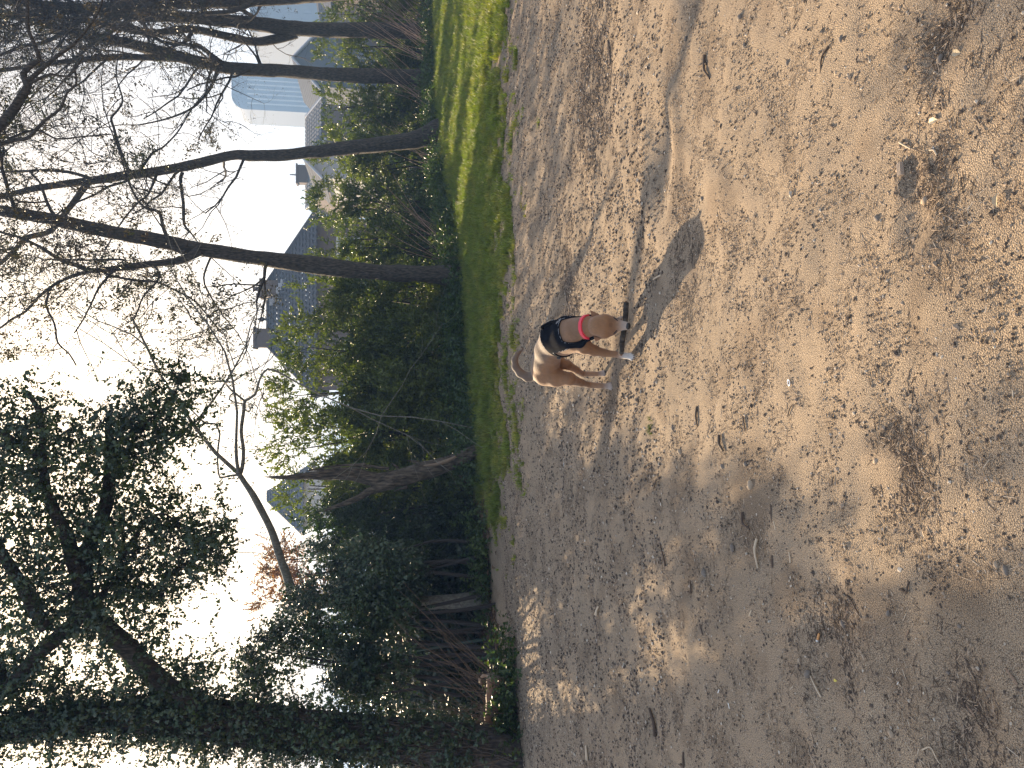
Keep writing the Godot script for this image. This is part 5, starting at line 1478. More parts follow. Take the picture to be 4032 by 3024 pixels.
func dogs():
	fur_noise.seed = 9
	fur_noise.frequency = 28.0
	fur_noise.fractal_octaves = 2
	var fur := fur_mat()
	var foot := Vector3(0.12, 0.0, -4.78)
	foot.y = height(foot.x, foot.z)
	# ---- the near dog
	var o := thing("dog", "tan dog in a black harness and red collar gripping a stick", "dog", foot)
	var f := Field.new(Vector3(-0.16, -0.03, -5.32), Vector3(0.50, 0.72, -4.26), 0.0085)
	# trunk of the body
	f.bone(Vector3(0.092, 0.443, -5.02), Vector3(0.155, 0.445, -4.95), 0.088, 0.088, 0.03)
	f.bone(Vector3(0.155, 0.445, -4.95), Vector3(0.222, 0.445, -4.86), 0.088, 0.090, 0.03)
	f.bone(Vector3(0.222, 0.445, -4.86), Vector3(0.288, 0.418, -4.75), 0.088, 0.104, 0.03)
	f.bone(Vector3(0.288, 0.418, -4.75), Vector3(0.311, 0.368, -4.62), 0.104, 0.100, 0.03)
	f.bone(Vector3(0.311, 0.368, -4.62), Vector3(0.318, 0.329, -4.53), 0.098, 0.076, 0.03)
	f.bone(Vector3(0.257, 0.391, -4.68), Vector3(0.276, 0.353, -4.58), 0.080, 0.074, 0.04)
	f.bone(Vector3(0.326, 0.347, -4.53), Vector3(0.34, 0.305, -4.46), 0.072, 0.062, 0.03)
	f.bone(Vector3(0.34, 0.305, -4.46), Vector3(0.344, 0.253, -4.39), 0.062, 0.050, 0.03)
	# near foreleg
	f.bone(Vector3(0.261, 0.343, -4.57), Vector3(0.229, 0.302, -4.53), 0.060, 0.047, 0.03)
	f.bone(Vector3(0.229, 0.302, -4.53), Vector3(0.206, 0.238, -4.55), 0.043, 0.031, 0.02)
	f.bone(Vector3(0.206, 0.238, -4.55), Vector3(0.189, 0.17, -4.53), 0.033, 0.023, 0.02)
	f.bone(Vector3(0.189, 0.17, -4.53), Vector3(0.178, 0.082, -4.515), 0.022, 0.0195, 0.015)
	f.bone(Vector3(0.178, 0.082, -4.515), Vector3(0.17, 0.038, -4.49), 0.0195, 0.020, 0.012)
	paw(f, [Vector3(0.183, 0.02, -4.475), Vector3(0.172, 0.012, -4.462), Vector3(0.159, 0.011, -4.458), Vector3(0.148, 0.018, -4.465)], Vector3(0.17, 0.038, -4.49), 0.0105)
	# far foreleg, behind the head
	f.bone(Vector3(0.348, 0.321, -4.66), Vector3(0.366, 0.236, -4.72), 0.055, 0.038, 0.03)
	f.bone(Vector3(0.366, 0.236, -4.72), Vector3(0.368, 0.133, -4.7), 0.034, 0.023, 0.02)
	f.bone(Vector3(0.368, 0.133, -4.7), Vector3(0.374, 0.031, -4.72), 0.022, 0.020, 0.015)
	paw(f, [Vector3(0.381, 0.022, -4.66), Vector3(0.369, 0.021, -4.65), Vector3(0.359, 0.022, -4.66)], Vector3(0.374, 0.031, -4.72), 0.012)
	# near hind leg
	f.bone(Vector3(0.063, 0.43, -5.02), Vector3(0.041, 0.377, -4.96), 0.078, 0.060, 0.025)
	f.bone(Vector3(0.041, 0.377, -4.96), Vector3(0.033, 0.299, -4.9), 0.058, 0.043, 0.02)
	f.bone(Vector3(0.033, 0.299, -4.9), Vector3(0.008, 0.202, -4.97), 0.041, 0.025, 0.015)
	f.bone(Vector3(0.008, 0.202, -4.97), Vector3(-0.007, 0.129, -5.03), 0.024, 0.019, 0.012)
	f.bone(Vector3(-0.007, 0.129, -5.03), Vector3(-0.013, 0.039, -4.975), 0.021, 0.0185, 0.012)
	paw(f, [Vector3(0.003, 0.006, -4.945), Vector3(-0.008, 0.001, -4.932), Vector3(-0.021, 0, -4.93), Vector3(-0.032, 0.004, -4.938)], Vector3(-0.013, 0.039, -4.975), 0.0115)
	# far hind leg
	f.bone(Vector3(0.133, 0.402, -5.06), Vector3(0.14, 0.351, -5.03), 0.070, 0.050, 0.025)
	f.bone(Vector3(0.14, 0.351, -5.03), Vector3(0.125, 0.29, -4.99), 0.050, 0.032, 0.015)
	f.bone(Vector3(0.125, 0.29, -4.99), Vector3(0.096, 0.205, -5.09), 0.032, 0.025, 0.012)
	f.bone(Vector3(0.096, 0.205, -5.09), Vector3(0.07, 0.139, -5.17), 0.024, 0.018, 0.012)
	f.bone(Vector3(0.07, 0.139, -5.17), Vector3(0.068, 0.048, -5.11), 0.020, 0.018, 0.012)
	paw(f, [Vector3(0.085, 0.015, -5.085), Vector3(0.075, 0.009, -5.072), Vector3(0.061, 0.011, -5.072)], Vector3(0.068, 0.048, -5.11), 0.0115)
	# tail
	var tail := [Vector3(0.057, 0.482, -5.06), Vector3(0.046, 0.541, -5.1), Vector3(0.074, 0.589, -5.11), Vector3(0.116, 0.621, -5.11), Vector3(0.159, 0.628, -5.1), Vector3(0.201, 0.613, -5.09), Vector3(0.236, 0.575, -5.08)]
	var tr := [0.034, 0.031, 0.028, 0.025, 0.021, 0.016, 0.007]
	for k in 6: f.bone(tail[k], tail[k + 1], tr[k], tr[k + 1], 0.012)
	f.net()
	# head, on a finer grid
	var hd := Field.new(Vector3(0.18, 0.04, -4.50), Vector3(0.50, 0.36, -4.17), 0.0048)
	hd.bone(Vector3(0.344, 0.29, -4.45), Vector3(0.343, 0.25, -4.38), 0.058, 0.050, 0.02)
	hd.bone(Vector3(0.342, 0.25, -4.37), Vector3(0.344, 0.22, -4.36), 0.061, 0.060, 0.02)
	hd.bone(Vector3(0.367, 0.221, -4.355), Vector3(0.364, 0.183, -4.345), 0.043, 0.034, 0.016)
	hd.bone(Vector3(0.311, 0.221, -4.355), Vector3(0.317, 0.183, -4.345), 0.046, 0.035, 0.016)
	hd.bone(Vector3(0.342, 0.187, -4.35), Vector3(0.342, 0.151, -4.325), 0.046, 0.034, 0.016)
	hd.bone(Vector3(0.342, 0.151, -4.325), Vector3(0.337, 0.11, -4.285), 0.032, 0.024, 0.012)
	hd.bone(Vector3(0.344, 0.144, -4.375), Vector3(0.342, 0.098, -4.34), 0.034, 0.021, 0.012)          # lower jaw
	hd.bone(Vector3(0.367, 0.147, -4.345), Vector3(0.39, 0.122, -4.35), 0.020, 0.011, 0.010)            # lifted lip
	hd.bone(Vector3(0.368, 0.186, -4.325), Vector3(0.365, 0.176, -4.32), 0.016, 0.014, 0.012)            # brows
	hd.bone(Vector3(0.314, 0.186, -4.325), Vector3(0.317, 0.176, -4.32), 0.016, 0.014, 0.012)
	# pricked ear on the right, folded ear on the left
	hd.net()
	var body := Shape.new()
	f.into(body, body_coat, foot)
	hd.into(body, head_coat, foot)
	ear(body, Vector3(0.364, 0.281, -4.395), Vector3(0.393, 0.223, -4.365), Vector3(0.436, 0.298, -4.395), Vector3(0.45, 0.2, 0.8), foot)
	ear(body, Vector3(0.307, 0.283, -4.4), Vector3(0.29, 0.233, -4.365), Vector3(0.249, 0.266, -4.385), Vector3(-0.45, 0.2, 0.8), foot)
	ear(body, Vector3(0.249, 0.266, -4.385), Vector3(0.279, 0.28, -4.38), Vector3(0.269, 0.237, -4.345), Vector3(-0.3, 0.3, 0.8), foot)
	put("body", body.mesh(), fur, o)
	var nose := put("nose", blob(Vector3(0.334, 0.106, -4.268), Vector3(0.021, 0.015, 0.012), foot).mesh(), plain(0.012, 0.012, 0.013, 0.35), o)
	for e in [[Vector3(0.385, 0.18, -4.32), Vector3(0.378, 0.169, -4.31), Vector3(0.368, 0.158, -4.3)], [Vector3(0.291, 0.177, -4.32), Vector3(0.3, 0.169, -4.31), Vector3(0.309, 0.161, -4.3)]]:
		var lid := []
		for q in e:
			var sk := hd.skin(q) - foot
			lid.append(Vector4(sk.x, sk.y, sk.z, 0.0045))
		lid[0].w = 0.002
		lid[2].w = 0.002
		var es := Shape.new()
		es.tube(smooth_line(lid, 0.004), 8)
		put("eye", es.mesh(), plain(0.014, 0.008, 0.006, 0.2), o)
	for t in [[Vector3(0.183, 0.02, -4.475), Vector3(0.172, 0.012, -4.462), Vector3(0.159, 0.011, -4.458), Vector3(0.148, 0.018, -4.465)], [Vector3(0.003, 0.006, -4.945), Vector3(-0.008, 0.001, -4.932), Vector3(-0.021, 0, -4.93), Vector3(-0.032, 0.004, -4.938)], [Vector3(0.085, 0.015, -5.085), Vector3(0.075, 0.009, -5.072), Vector3(0.061, 0.011, -5.072)]]:
		for q in t:
			var cl := Shape.new()
			var a: Vector3 = q - foot + Vector3(0, 0.001, 0.006)
			cl.tube([Vector4(a.x, a.y, a.z, 0.0035), Vector4(a.x, a.y - 0.004, a.z + 0.007, 0.0025), Vector4(a.x, a.y - 0.009, a.z + 0.011, 0.0008)], 5)
			put("claw", cl.mesh(), plain(0.05, 0.04, 0.035, 0.4), o)
	# harness
	var navy := plain(0.007, 0.008, 0.012, 0.9)
	var grey := plain(0.26, 0.26, 0.27, 0.7)
	navy.metallic_specular = 0.15
	var hs := Shape.new()
	f.cloth(hs, vest_field, 0.008, foot)
	var harness := put("harness", hs.mesh(), navy, o)
	var pp := Shape.new()
	f.cloth(pp, func(p): return maxf(absf(vest_field(p) + 0.003) - 0.0018, 0.04 - (p - MID).dot(UPB) + 0.0), 0.0095, foot)
	put("piping", pp.mesh(), grey, harness)
	# carrying handle on the back
	var h0 := f.skin(Vector3(0.373, 0.457, -4.66))
	var h1 := f.skin(Vector3(0.32, 0.466, -4.72))
	var hl := Shape.new()
	var line := []
	for k in 9:
		var t := k / 8.0
		var p: Vector3 = h0.lerp(h1, t) + UPB * (0.012 + 0.03 * sin(PI * t)) - AXIS * 0.012 * sin(PI * t) - foot
		line.append(Vector4(p.x, p.y, p.z, 0.0085))
	hl.tube(line, 8)
	put("handle", hl.mesh(), navy, harness)
	var bk := Shape.new()
	var bp := f.skin(Vector3(0.244, 0.409, -4.72))
	bk.box(Vector3(-0.022, -0.012, -0.004), Vector3(0.022, 0.012, 0.010), Color.WHITE, Transform3D(Basis.looking_at(-f.grad(bp), Vector3(0.5, -1, 0.2)), bp + f.grad(bp) * 0.008 - foot))
	put("buckle", bk.mesh(), plain(0.02, 0.02, 0.022, 0.35), harness)
	# emblem stitched on the side: an arched stroke with a bar, and two short bars beside it
	for q in [[Vector3(0.347, 0.396, -4.6), Vector3(0.359, 0.402, -4.6), Vector3(0.363, 0.41, -4.6), Vector3(0.36, 0.417, -4.6)], [Vector3(0.347, 0.396, -4.6), Vector3(0.344, 0.407, -4.6), Vector3(0.339, 0.417, -4.6)], [Vector3(0.36, 0.406, -4.6), Vector3(0.345, 0.407, -4.6)], [Vector3(0.357, 0.419, -4.6), Vector3(0.347, 0.419, -4.6)], [Vector3(0.353, 0.416, -4.6), Vector3(0.353, 0.424, -4.6), Vector3(0.345, 0.424, -4.6)]]:
		var ln := []
		for c in q:
			var sk := f.skin(c)
			sk += f.grad(sk) * 0.0095 - foot
			ln.append(Vector4(sk.x, sk.y, sk.z, 0.0016))
		var es := Shape.new()
		es.tube(ln, 5)
		put("emblem_stroke", es.mesh(), grey, harness)
	# chest strap running from the shoulder to under the neck, and the leash loops
	var cs := []
	for q in [Vector3(0.255, 0.335, -4.46), Vector3(0.249, 0.317, -4.46), Vector3(0.246, 0.293, -4.44), Vector3(0.253, 0.253, -4.42)]:
		var sk := f.skin(q)
		sk += f.grad(sk) * 0.006 - foot
		cs.append(Vector4(sk.x, sk.y, sk.z, 0.0125))
	var css := Shape.new()
	css.tube(smooth_line(cs, 0.01), 8)
	put("chest_strap", css.mesh(), navy, harness)
	var rs := []
	for q in [Vector3(0.381, 0.361, -4.55), Vector3(0.386, 0.331, -4.5), Vector3(0.407, 0.309, -4.47), Vector3(0.409, 0.284, -4.44), Vector3(0.393, 0.29, -4.45)]:
		rs.append(Vector4(q.x - foot.x, q.y - foot.y, q.z - foot.z, 0.0065))
	var rss := Shape.new()
	rss.tube(smooth_line(rs, 0.012), 7)
	put("neck_strap", rss.mesh(), navy, harness)
	strap_ring("collar", Vector3(0.344, 0.29, -4.45), (Vector3(0.343, 0.254, -4.385) - Vector3(0.341, 0.304, -4.465)).normalized(), hd, f, 0.021, 0.006, plain(0.75, 0.045, 0.075, 0.5), o, foot)
	# ---- its stick
	var st := thing("stick", "thick dark stick held crosswise in the tan dog's mouth", "stick", Vector3(0.345, 0.107, -4.34))
	var ss := Shape.new()
	ss.tube(smooth_line(moved(stick_line(), -st.position), 0.02), 12, Color.WHITE, 0.22, n_fine)
	put("stick", ss.mesh(), M.bark, st)
	for e in [0, -1]:
		var q: Vector4 = stick_line()[e]
		var en := Shape.new()
		var d := Vector3(0.012, 0, 0) * (1 if e == -1 else -1)
		var c := xyz(q) - st.position
		en.tube([Vector4(c.x, c.y, c.z, q.w * 0.9), Vector4(c.x + d.x * 0.3, c.y, c.z, q.w * 0.75), Vector4(c.x + d.x, c.y - 0.002, c.z, q.w * 0.25)], 9)
		put("broken_end", en.mesh(), plain(0.16, 0.085, 0.045), st)
	second_dog(fur)

func stick_line() -> Array:
	var out := []
	for q in [[Vector3(0.178, 0.119, -4.36), 0.0145], [Vector3(0.219, 0.118, -4.352), 0.0155], [Vector3(0.288, 0.112, -4.345), 0.0165], [Vector3(0.345, 0.104, -4.34), 0.0165], [Vector3(0.403, 0.097, -4.345), 0.016], [Vector3(0.478, 0.088, -4.36), 0.0155]]:
		out.append(Vector4(q[0].x, q[0].y, q[0].z, q[1]))
	return out

# ---- the second dog, walking off behind the brambles
func second_dog(fur: Material):
	var c := Vector3(-3.575, 0, -8.769)
	c.y = height(c.x, c.z)
	var o := thing("dog", "tan and white dog in the shade behind the left brambles", "dog", c)
	var f := Field.new(Vector3(-0.36, -0.03, -0.2), Vector3(0.34, 0.52, 0.2), 0.012)
	f.bone(Vector3(0.16, 0.26, 0), Vector3(-0.02, 0.265, 0), 0.078, 0.072, 0.03)
	f.bone(Vector3(-0.02, 0.265, 0), Vector3(-0.16, 0.26, 0), 0.074, 0.084, 0.03)
	f.bone(Vector3(-0.16, 0.27, 0), Vector3(-0.25, 0.31, 0.02), 0.06, 0.045, 0.03)
	f.bone(Vector3(-0.26, 0.32, 0.02), Vector3(-0.31, 0.29, 0.03), 0.045, 0.028, 0.02)
	for s in [-1, 1]:
		f.bone(Vector3(0.17, 0.24, 0.045 * s), Vector3(0.15 + 0.02 * s, 0.15, 0.05 * s), 0.06, 0.032, 0.03)
		f.bone(Vector3(0.15 + 0.02 * s, 0.15, 0.05 * s), Vector3(0.20 + 0.03 * s, 0.085, 0.05 * s), 0.028, 0.018, 0.02)
		f.bone(Vector3(0.20 + 0.03 * s, 0.085, 0.05 * s), Vector3(0.18 + 0.03 * s, 0.015, 0.05 * s), 0.017, 0.018, 0.012)
		f.bone(Vector3(0.18 + 0.03 * s, 0.012, 0.05 * s), Vector3(0.15 + 0.03 * s, 0.012, 0.05 * s), 0.015, 0.013, 0.012)
		f.bone(Vector3(-0.15, 0.22, 0.045 * s), Vector3(-0.13, 0.13, 0.05 * s), 0.045, 0.026, 0.03)
		f.bone(Vector3(-0.13, 0.13, 0.05 * s), Vector3(-0.15 - 0.03 * s, 0.015, 0.05 * s), 0.024, 0.017, 0.015)
		f.bone(Vector3(-0.29, 0.345, 0.02 + 0.03 * s), Vector3(-0.265, 0.315, 0.02 + 0.055 * s), 0.015, 0.008, 0.01)
	var tl := [Vector3(0.22, 0.30, 0), Vector3(0.225, 0.37, 0), Vector3(0.19, 0.415, 0), Vector3(0.14, 0.41, 0), Vector3(0.11, 0.385, 0)]
	for k in 4: f.bone(tl[k], tl[k + 1], 0.022 - 0.003 * k, 0.019 - 0.003 * k, 0.01)
	f.net()
	var s := Shape.new()
	f.into(s, func(p, n):
		var k := Color(0.22, 0.11, 0.06)
		k = k.lerp(Color(0.38, 0.30, 0.24), smoothstep(0.19, 0.23, p.x))
		k = k.lerp(Color(0.36, 0.25, 0.18), 1.0 - smoothstep(0.04, 0.15, p.y))
		if p.y > 0.34 and p.x > 0.05: k = Color(0.34, 0.22, 0.14)
		return k * (1.0 + 0.15 * fur_noise.get_noise_3dv(p)), Vector3.ZERO)
	put("body", s.mesh(), fur, o)
	put("nose", blob(Vector3(-0.335, 0.285, 0.035), Vector3(0.012, 0.01, 0.012), Vector3.ZERO).mesh(), plain(0.012, 0.012, 0.013, 0.35), o)


# ------------------------------------------------------------------ what lies on the dirt
func stone_mesh(seed_: int, flat: float) -> ArrayMesh:
	var s := Shape.new()
	var n := FastNoiseLite.new()
	n.seed = seed_
	n.frequency = 0.9
	var rows := 7
	var cols := 10
	for r in rows + 1:
		for c in cols:
			var a := PI * r / rows
			var b := TAU * c / cols
			var d := Vector3(sin(a) * cos(b), cos(a) * flat, sin(a) * sin(b))
			s.vert(d * (1.0 + 0.38 * n.get_noise_3dv(d * 1.3)) * 0.5, d)
	for r in rows:
		for c in cols:
			var a := r * cols + c
			var b := r * cols + (c + 1) % cols
			s.tri(a, a + cols, b); s.tri(b, a + cols, b + cols)
	return s.mesh()

func chip_mesh(seed_: int) -> ArrayMesh:     # a split piece of wood along x, length 1
	var r := RandomNumberGenerator.new()
	r.seed = seed_
	var s := Shape.new()
	var ends := []
	for e in [-0.5, -0.18, 0.2, 0.5]:
		var w := 0.11 * r.randf_range(0.7, 1.2) * (0.75 if absf(e) == 0.5 else 1.0)
		var h := 0.07 * r.randf_range(0.7, 1.2)
		var dz := r.randf_range(-0.02, 0.02)
		ends.append([Vector3(e + r.randf_range(-0.04, 0.04), -h * 0.4, -w + dz), Vector3(e + r.randf_range(-0.04, 0.04), h, -w * 0.55 + dz), Vector3(e + r.randf_range(-0.04, 0.04), h * r.randf_range(0.5, 1.0), w * 0.6 + dz), Vector3(e + r.randf_range(-0.04, 0.04), -h * 0.4, w + dz)])
	for k in 3:
		for j in 4:
			s.quad(ends[k][j], ends[k + 1][j], ends[k + 1][(j + 1) % 4], ends[k][(j + 1) % 4])
	s.quad(ends[0][0], ends[0][1], ends[0][2], ends[0][3])
	s.quad(ends[3][3], ends[3][2], ends[3][1], ends[3][0])
	return s.mesh()

func twig_shape(a: Vector3, b: Vector3, r: float, bend: float) -> Shape:
	var s := Shape.new()
	var line := []
	var side := (b - a).cross(Vector3.UP).normalized()
	for k in 9:
		var t := k / 8.0
		var p := a.lerp(b, t) + side * bend * sin(PI * t) * (1.0 + 0.4 * sin(5.0 * t))
		p.y = height(p.x, p.z) + r * 0.8 + 0.004 * sin(PI * t)
		line.append(Vector4(p.x - a.x, p.y - height(a.x, a.z), p.z - a.z, r * (1.0 - 0.4 * t)))
	s.tube(line, 6, Color.WHITE, 0.15, n_fine)
	return s

func lay(called: String, label: String, category: String, mesh: Mesh, material: Material, at: Vector3, size: Vector3, turn: float, group := "", sink := 0.0):
	at.y = height(at.x, at.z) + sink
	var o := put(called, mesh, material)
	o.transform = Transform3D(Basis(Vector3.UP, turn).scaled_local(size), at)
	tag(o, label, category, group)
	return o

func litter():
	var grey_stone := plain(0.17, 0.14, 0.115)
	var tan_stone := plain(0.33, 0.25, 0.175)
	var dark_wood := plain(0.075, 0.05, 0.035)
	var wood := plain(0.24, 0.16, 0.105)
	var pale_wood := plain(0.48, 0.38, 0.27)
	var white := plain(0.75, 0.74, 0.70)
	var stones := [stone_mesh(1, 0.6), stone_mesh(2, 0.75), stone_mesh(3, 0.5), stone_mesh(4, 0.7)]
	var chips := [chip_mesh(1), chip_mesh(2), chip_mesh(3), chip_mesh(4), chip_mesh(5)]
	# pebbles: where, size in metres, material, label
	var sg := "single pebbles on the dirt"
	var k := 0
	for q in [[Vector3(0.899, 0, -1.903), 0.034, grey_stone, "grey pebble in the dark debris strip near the top right corner"],
			[Vector3(0.922, 0, -2.027), 0.03, grey_stone, "grey pebble lying left of the pebble in the debris strip"],
			[Vector3(1.05, 0, -2.38), 0.028, tan_stone, "small tan stone beside a long thin twig"],
			[Vector3(0.519, 0, -1.95), 0.04, tan_stone, "flat tan stone below the weathered wood block"],
			[Vector3(0.508, 0, -2.142), 0.032, grey_stone, "dark round pebble left of the flat tan stone"],
			[Vector3(1.148, 0, -2.345), 0.03, grey_stone, "dark pebble near the right edge above a thin twig"],
			[Vector3(1.739, 0, -3.674), 0.042, grey_stone, "pale grey stone right of the forked twig"],
			[Vector3(1.888, 0, -3.81), 0.03, grey_stone, "small stone beyond the pale grey stone"],
			[Vector3(1.566, 0, -3.082), 0.045, grey_stone, "long dark stone at the far right of the dirt"],
			[Vector3(1.425, 0, -4.676), 0.04, grey_stone, "dark pebble level with the dog's head, to its right"],
			[Vector3(0.888, 0, -3.488), 0.045, grey_stone, "dark stone right of the dog's shadow"],
			[Vector3(1.215, 0, -2.701), 0.036, grey_stone, "dark pebble between two thin twigs on the right"],
			[Vector3(1.425, 0, -3.031), 0.034, grey_stone, "dark pebble below the long dark stone"],
			[Vector3(-0.365, 0, -3.206), 0.042, grey_stone, "round dark pebble left of the two crossed sticks"],
			[Vector3(-0.334, 0, -2.997), 0.036, grey_stone, "round dark pebble nearer than its twin left of the crossed sticks"],
			[Vector3(-0.344, 0, -3.717), 0.045, tan_stone, "pale clod surrounded by dark crumbs"],
			[Vector3(-0.231, 0, -3.821), 0.036, grey_stone, "dark pebble beside the tiny green sprig"],
			[Vector3(-0.414, 0, -2.956), 0.055, tan_stone, "pale-topped stone with a stub of wood below it"],
			[Vector3(-0.704, 0, -3.106), 0.045, grey_stone, "lone dark pebble in the sunlit middle left"],
			[Vector3(-0.888, 0, -3.415), 0.06, grey_stone, "dark stone at the edge of the ivy-clad trunk's shade"],
			[Vector3(-0.237, 0, -2.145), 0.04, tan_stone, "little heap of pale clods in the near foreground"],
			[Vector3(-0.311, 0, -2.081), 0.024, grey_stone, "dark pebble next to the pale foreground chip"],
			[Vector3(-0.451, 0, -1.638), 0.034, grey_stone, "dark oval stone nearest the photographer"],
			[Vector3(-0.444, 0, -1.667), 0.026, tan_stone, "tan stone beside the nearest dark oval stone"],
			[Vector3(-0.806, 0, -2.365), 0.036, grey_stone, "round grey pebble on the rim of the left hollow"],
			[Vector3(-0.944, 0, -2.461), 0.032, tan_stone, "pale pebble in the left hollow below the cigarette end"],
			[Vector3(-0.932, 0, -2.433), 0.026, tan_stone, "smaller pale pebble touching the hollow's pale pebble"],
			[Vector3(-0.688, 0, -2.09), 0.026, grey_stone, "dark pebble right beyond the left hollow"],
			[Vector3(-1.041, 0, -2.076), 0.034, tan_stone, "tan pebble in the lower left foreground"],
			[Vector3(-1.234, 0, -2.38), 0.03, tan_stone, "pale clod near the lower left corner"],
			[Vector3(-0.957, 0, -1.888), 0.026, tan_stone, "tan pebble above the bark pieces"],
			[Vector3(-0.629, 0, -1.778), 0.022, grey_stone, "small dark pebble in the near left foreground"],
			[Vector3(-0.777, 0, -1.849), 0.022, grey_stone, "small dark pebble nearer the bark pieces"],
			[Vector3(-1.231, 0, -3.956), 0.05, tan_stone, "sunlit tan pebble in the shaded left middle"],
			[Vector3(-1.276, 0, -4.406), 0.045, tan_stone, "tan pebble in a small patch of sun on the left"],
			[Vector3(-1.038, 0, -2.542), 0.045, grey_stone, "grey clod with a dry stalk beside the left hollow"]]:
		var tone := rng.randf_range(0.85, 1.15)
		lay("pebble", q[3], "pebble", stones[k % 4], q[2], q[0], Vector3(1.1, 0.8, 0.8) * q[1] * tone * 0.72, rng.randf() * TAU, sg, q[1] * 0.05)
		k += 1
	# chips and stubs of wood: where, length, material, turn, label
	var cg := "wood chips on the dirt"
	for q in [[Vector3(-0.166, 0, -3.001), 0.11, dark_wood, 0.3, "dark flat stick beside a lump left of the dog's shadow"],
			[Vector3(-0.184, 0, -3.047), 0.05, dark_wood, 1.2, "dark lump of wood touching the flat stick"],
			[Vector3(-0.504, 0, -2.785), 0.12, dark_wood, 0.15, "upright-looking dark stub above the white wood chip"],
			[Vector3(-0.546, 0, -2.756), 0.06, pale_wood, 0.4, "whitest wood chip in the sunny left foreground"],
			[Vector3(-0.691, 0, -2.785), 0.08, dark_wood, 0.1, "dark square stub below the whitest chip"],
			[Vector3(-0.645, 0, -2.651), 0.065, pale_wood, 0.2, "pale splinter lying in sun left of the dark stub"],
			[Vector3(-0.326, 0, -2.38), 0.055, dark_wood, -0.3, "dark chip in the middle foreground"],
			[Vector3(-0.327, 0, -2.073), 0.055, pale_wood, 0.7, "pale wood chip in the middle foreground"],
			[Vector3(-0.531, 0, -2.299), 0.045, pale_wood, 0.5, "pale chip beside a tuft of crumbs"],
			[Vector3(-0.757, 0, -2.326), 0.075, wood, -0.5, "bark piece on the near rim of the left hollow"],
			[Vector3(-0.72, 0, -2), 0.05, wood, -0.6, "reddish brown chip right beyond the left hollow"],
			[Vector3(-0.759, 0, -2.147), 0.05, wood, 0.1, "half-buried brown chip near the reddish chip"],
			[Vector3(-0.878, 0, -2.04), 0.022, white, -0.6, "white splinter in the lower left"],
			[Vector3(-1.021, 0, -2.16), 0.03, pale_wood, 0.9, "two-pronged pale splinter in the lower left"],
			[Vector3(0.878, 0, -2.405), 0.05, dark_wood, 0.9, "dark split chip on the right foreground"],
			[Vector3(0.883, 0, -2.175), 0.04, wood, -0.7, "short brown stub near the right edge"],
			[Vector3(0.988, 0, -2.408), 0.045, dark_wood, -0.6, "dark curled chip left of the tan stone"],
			[Vector3(0.75, 0, -2.292), 0.04, wood, 0.2, "little brown lump with a shadow right of centre"],
			[Vector3(0.653, 0, -1.915), 0.025, white, 0.2, "white scrap beside the weathered wood block"],
			[Vector3(1.212, 0, -3.173), 0.05, pale_wood, 0.3, "pale wedge of wood catching the sun on the right"],
			[Vector3(2.262, 0, -5.063), 0.30, dark_wood, 0.25, "thick dark stick lying at the far right"],
			[Vector3(-0.941, 0, -2.956), 0.06, pale_wood, -0.6, "pale chip on sunny ground at the left"],
			[Vector3(-1.164, 0, -3.45), 0.09, dark_wood, 0.7, "dark chip at the left edge of the sun patch"],
			[Vector3(-1.387, 0, -3.271), 0.045, white, -0.6, "white chip in the shaded left foreground"],
			[Vector3(-1.41, 0, -3.168), 0.04, white, 0.6, "second white chip nearer the left edge"],
			[Vector3(-0.854, 0, -1.796), 0.07, wood, 1.0, "bark piece amid dark debris at the lower left"],
			[Vector3(-0.84, 0, -1.814), 0.06, dark_wood, 0.5, "darker bark piece beside the lower left bark"],
			[Vector3(-0.699, 0, -1.615), 0.07, wood, 0.9, "brown stick end at the very bottom of the ground"],
			[Vector3(-0.691, 0, -6.403), 0.07, white, 0.5, "white leaf-like scrap in the far hollow"],
			[Vector3(-0.025, 0, -1.624), 0.035, pale_wood, 0.1, "pale chip closest to the photographer"],
			[Vector3(0.208, 0, -4.014), 0.07, wood, 0.1, "orange-brown stub by the dog's front paw"],
			[Vector3(0.114, 0, -4.03), 0.05, dark_wood, 0.4, "small dark chip between the dog's leg shadows"]]:
		lay("wood_chip", q[4], "wood chip", chips[k % 5], q[2], q[0], Vector3(0.6, 0.5, 0.5) * q[1], q[3], cg, 0.002)
		k += 1
	# the weathered block
	var bs := Shape.new()
	for j in 5:
		bs.box(Vector3(-0.055 + 0.004 * (j % 2), 0.0, -0.02 + j * 0.0085), Vector3(0.052 + 0.005 * ((j * 2) % 3), 0.034 - 0.003 * (j % 2), -0.0125 + j * 0.0085))
	lay("wood_block", "weathered grooved wood block beside a scratched hollow", "wood", bs.mesh(), plain(0.34, 0.27, 0.21), Vector3(0.631, 0, -2.043), Vector3(0.34, 0.4, 0.34), 0.12)
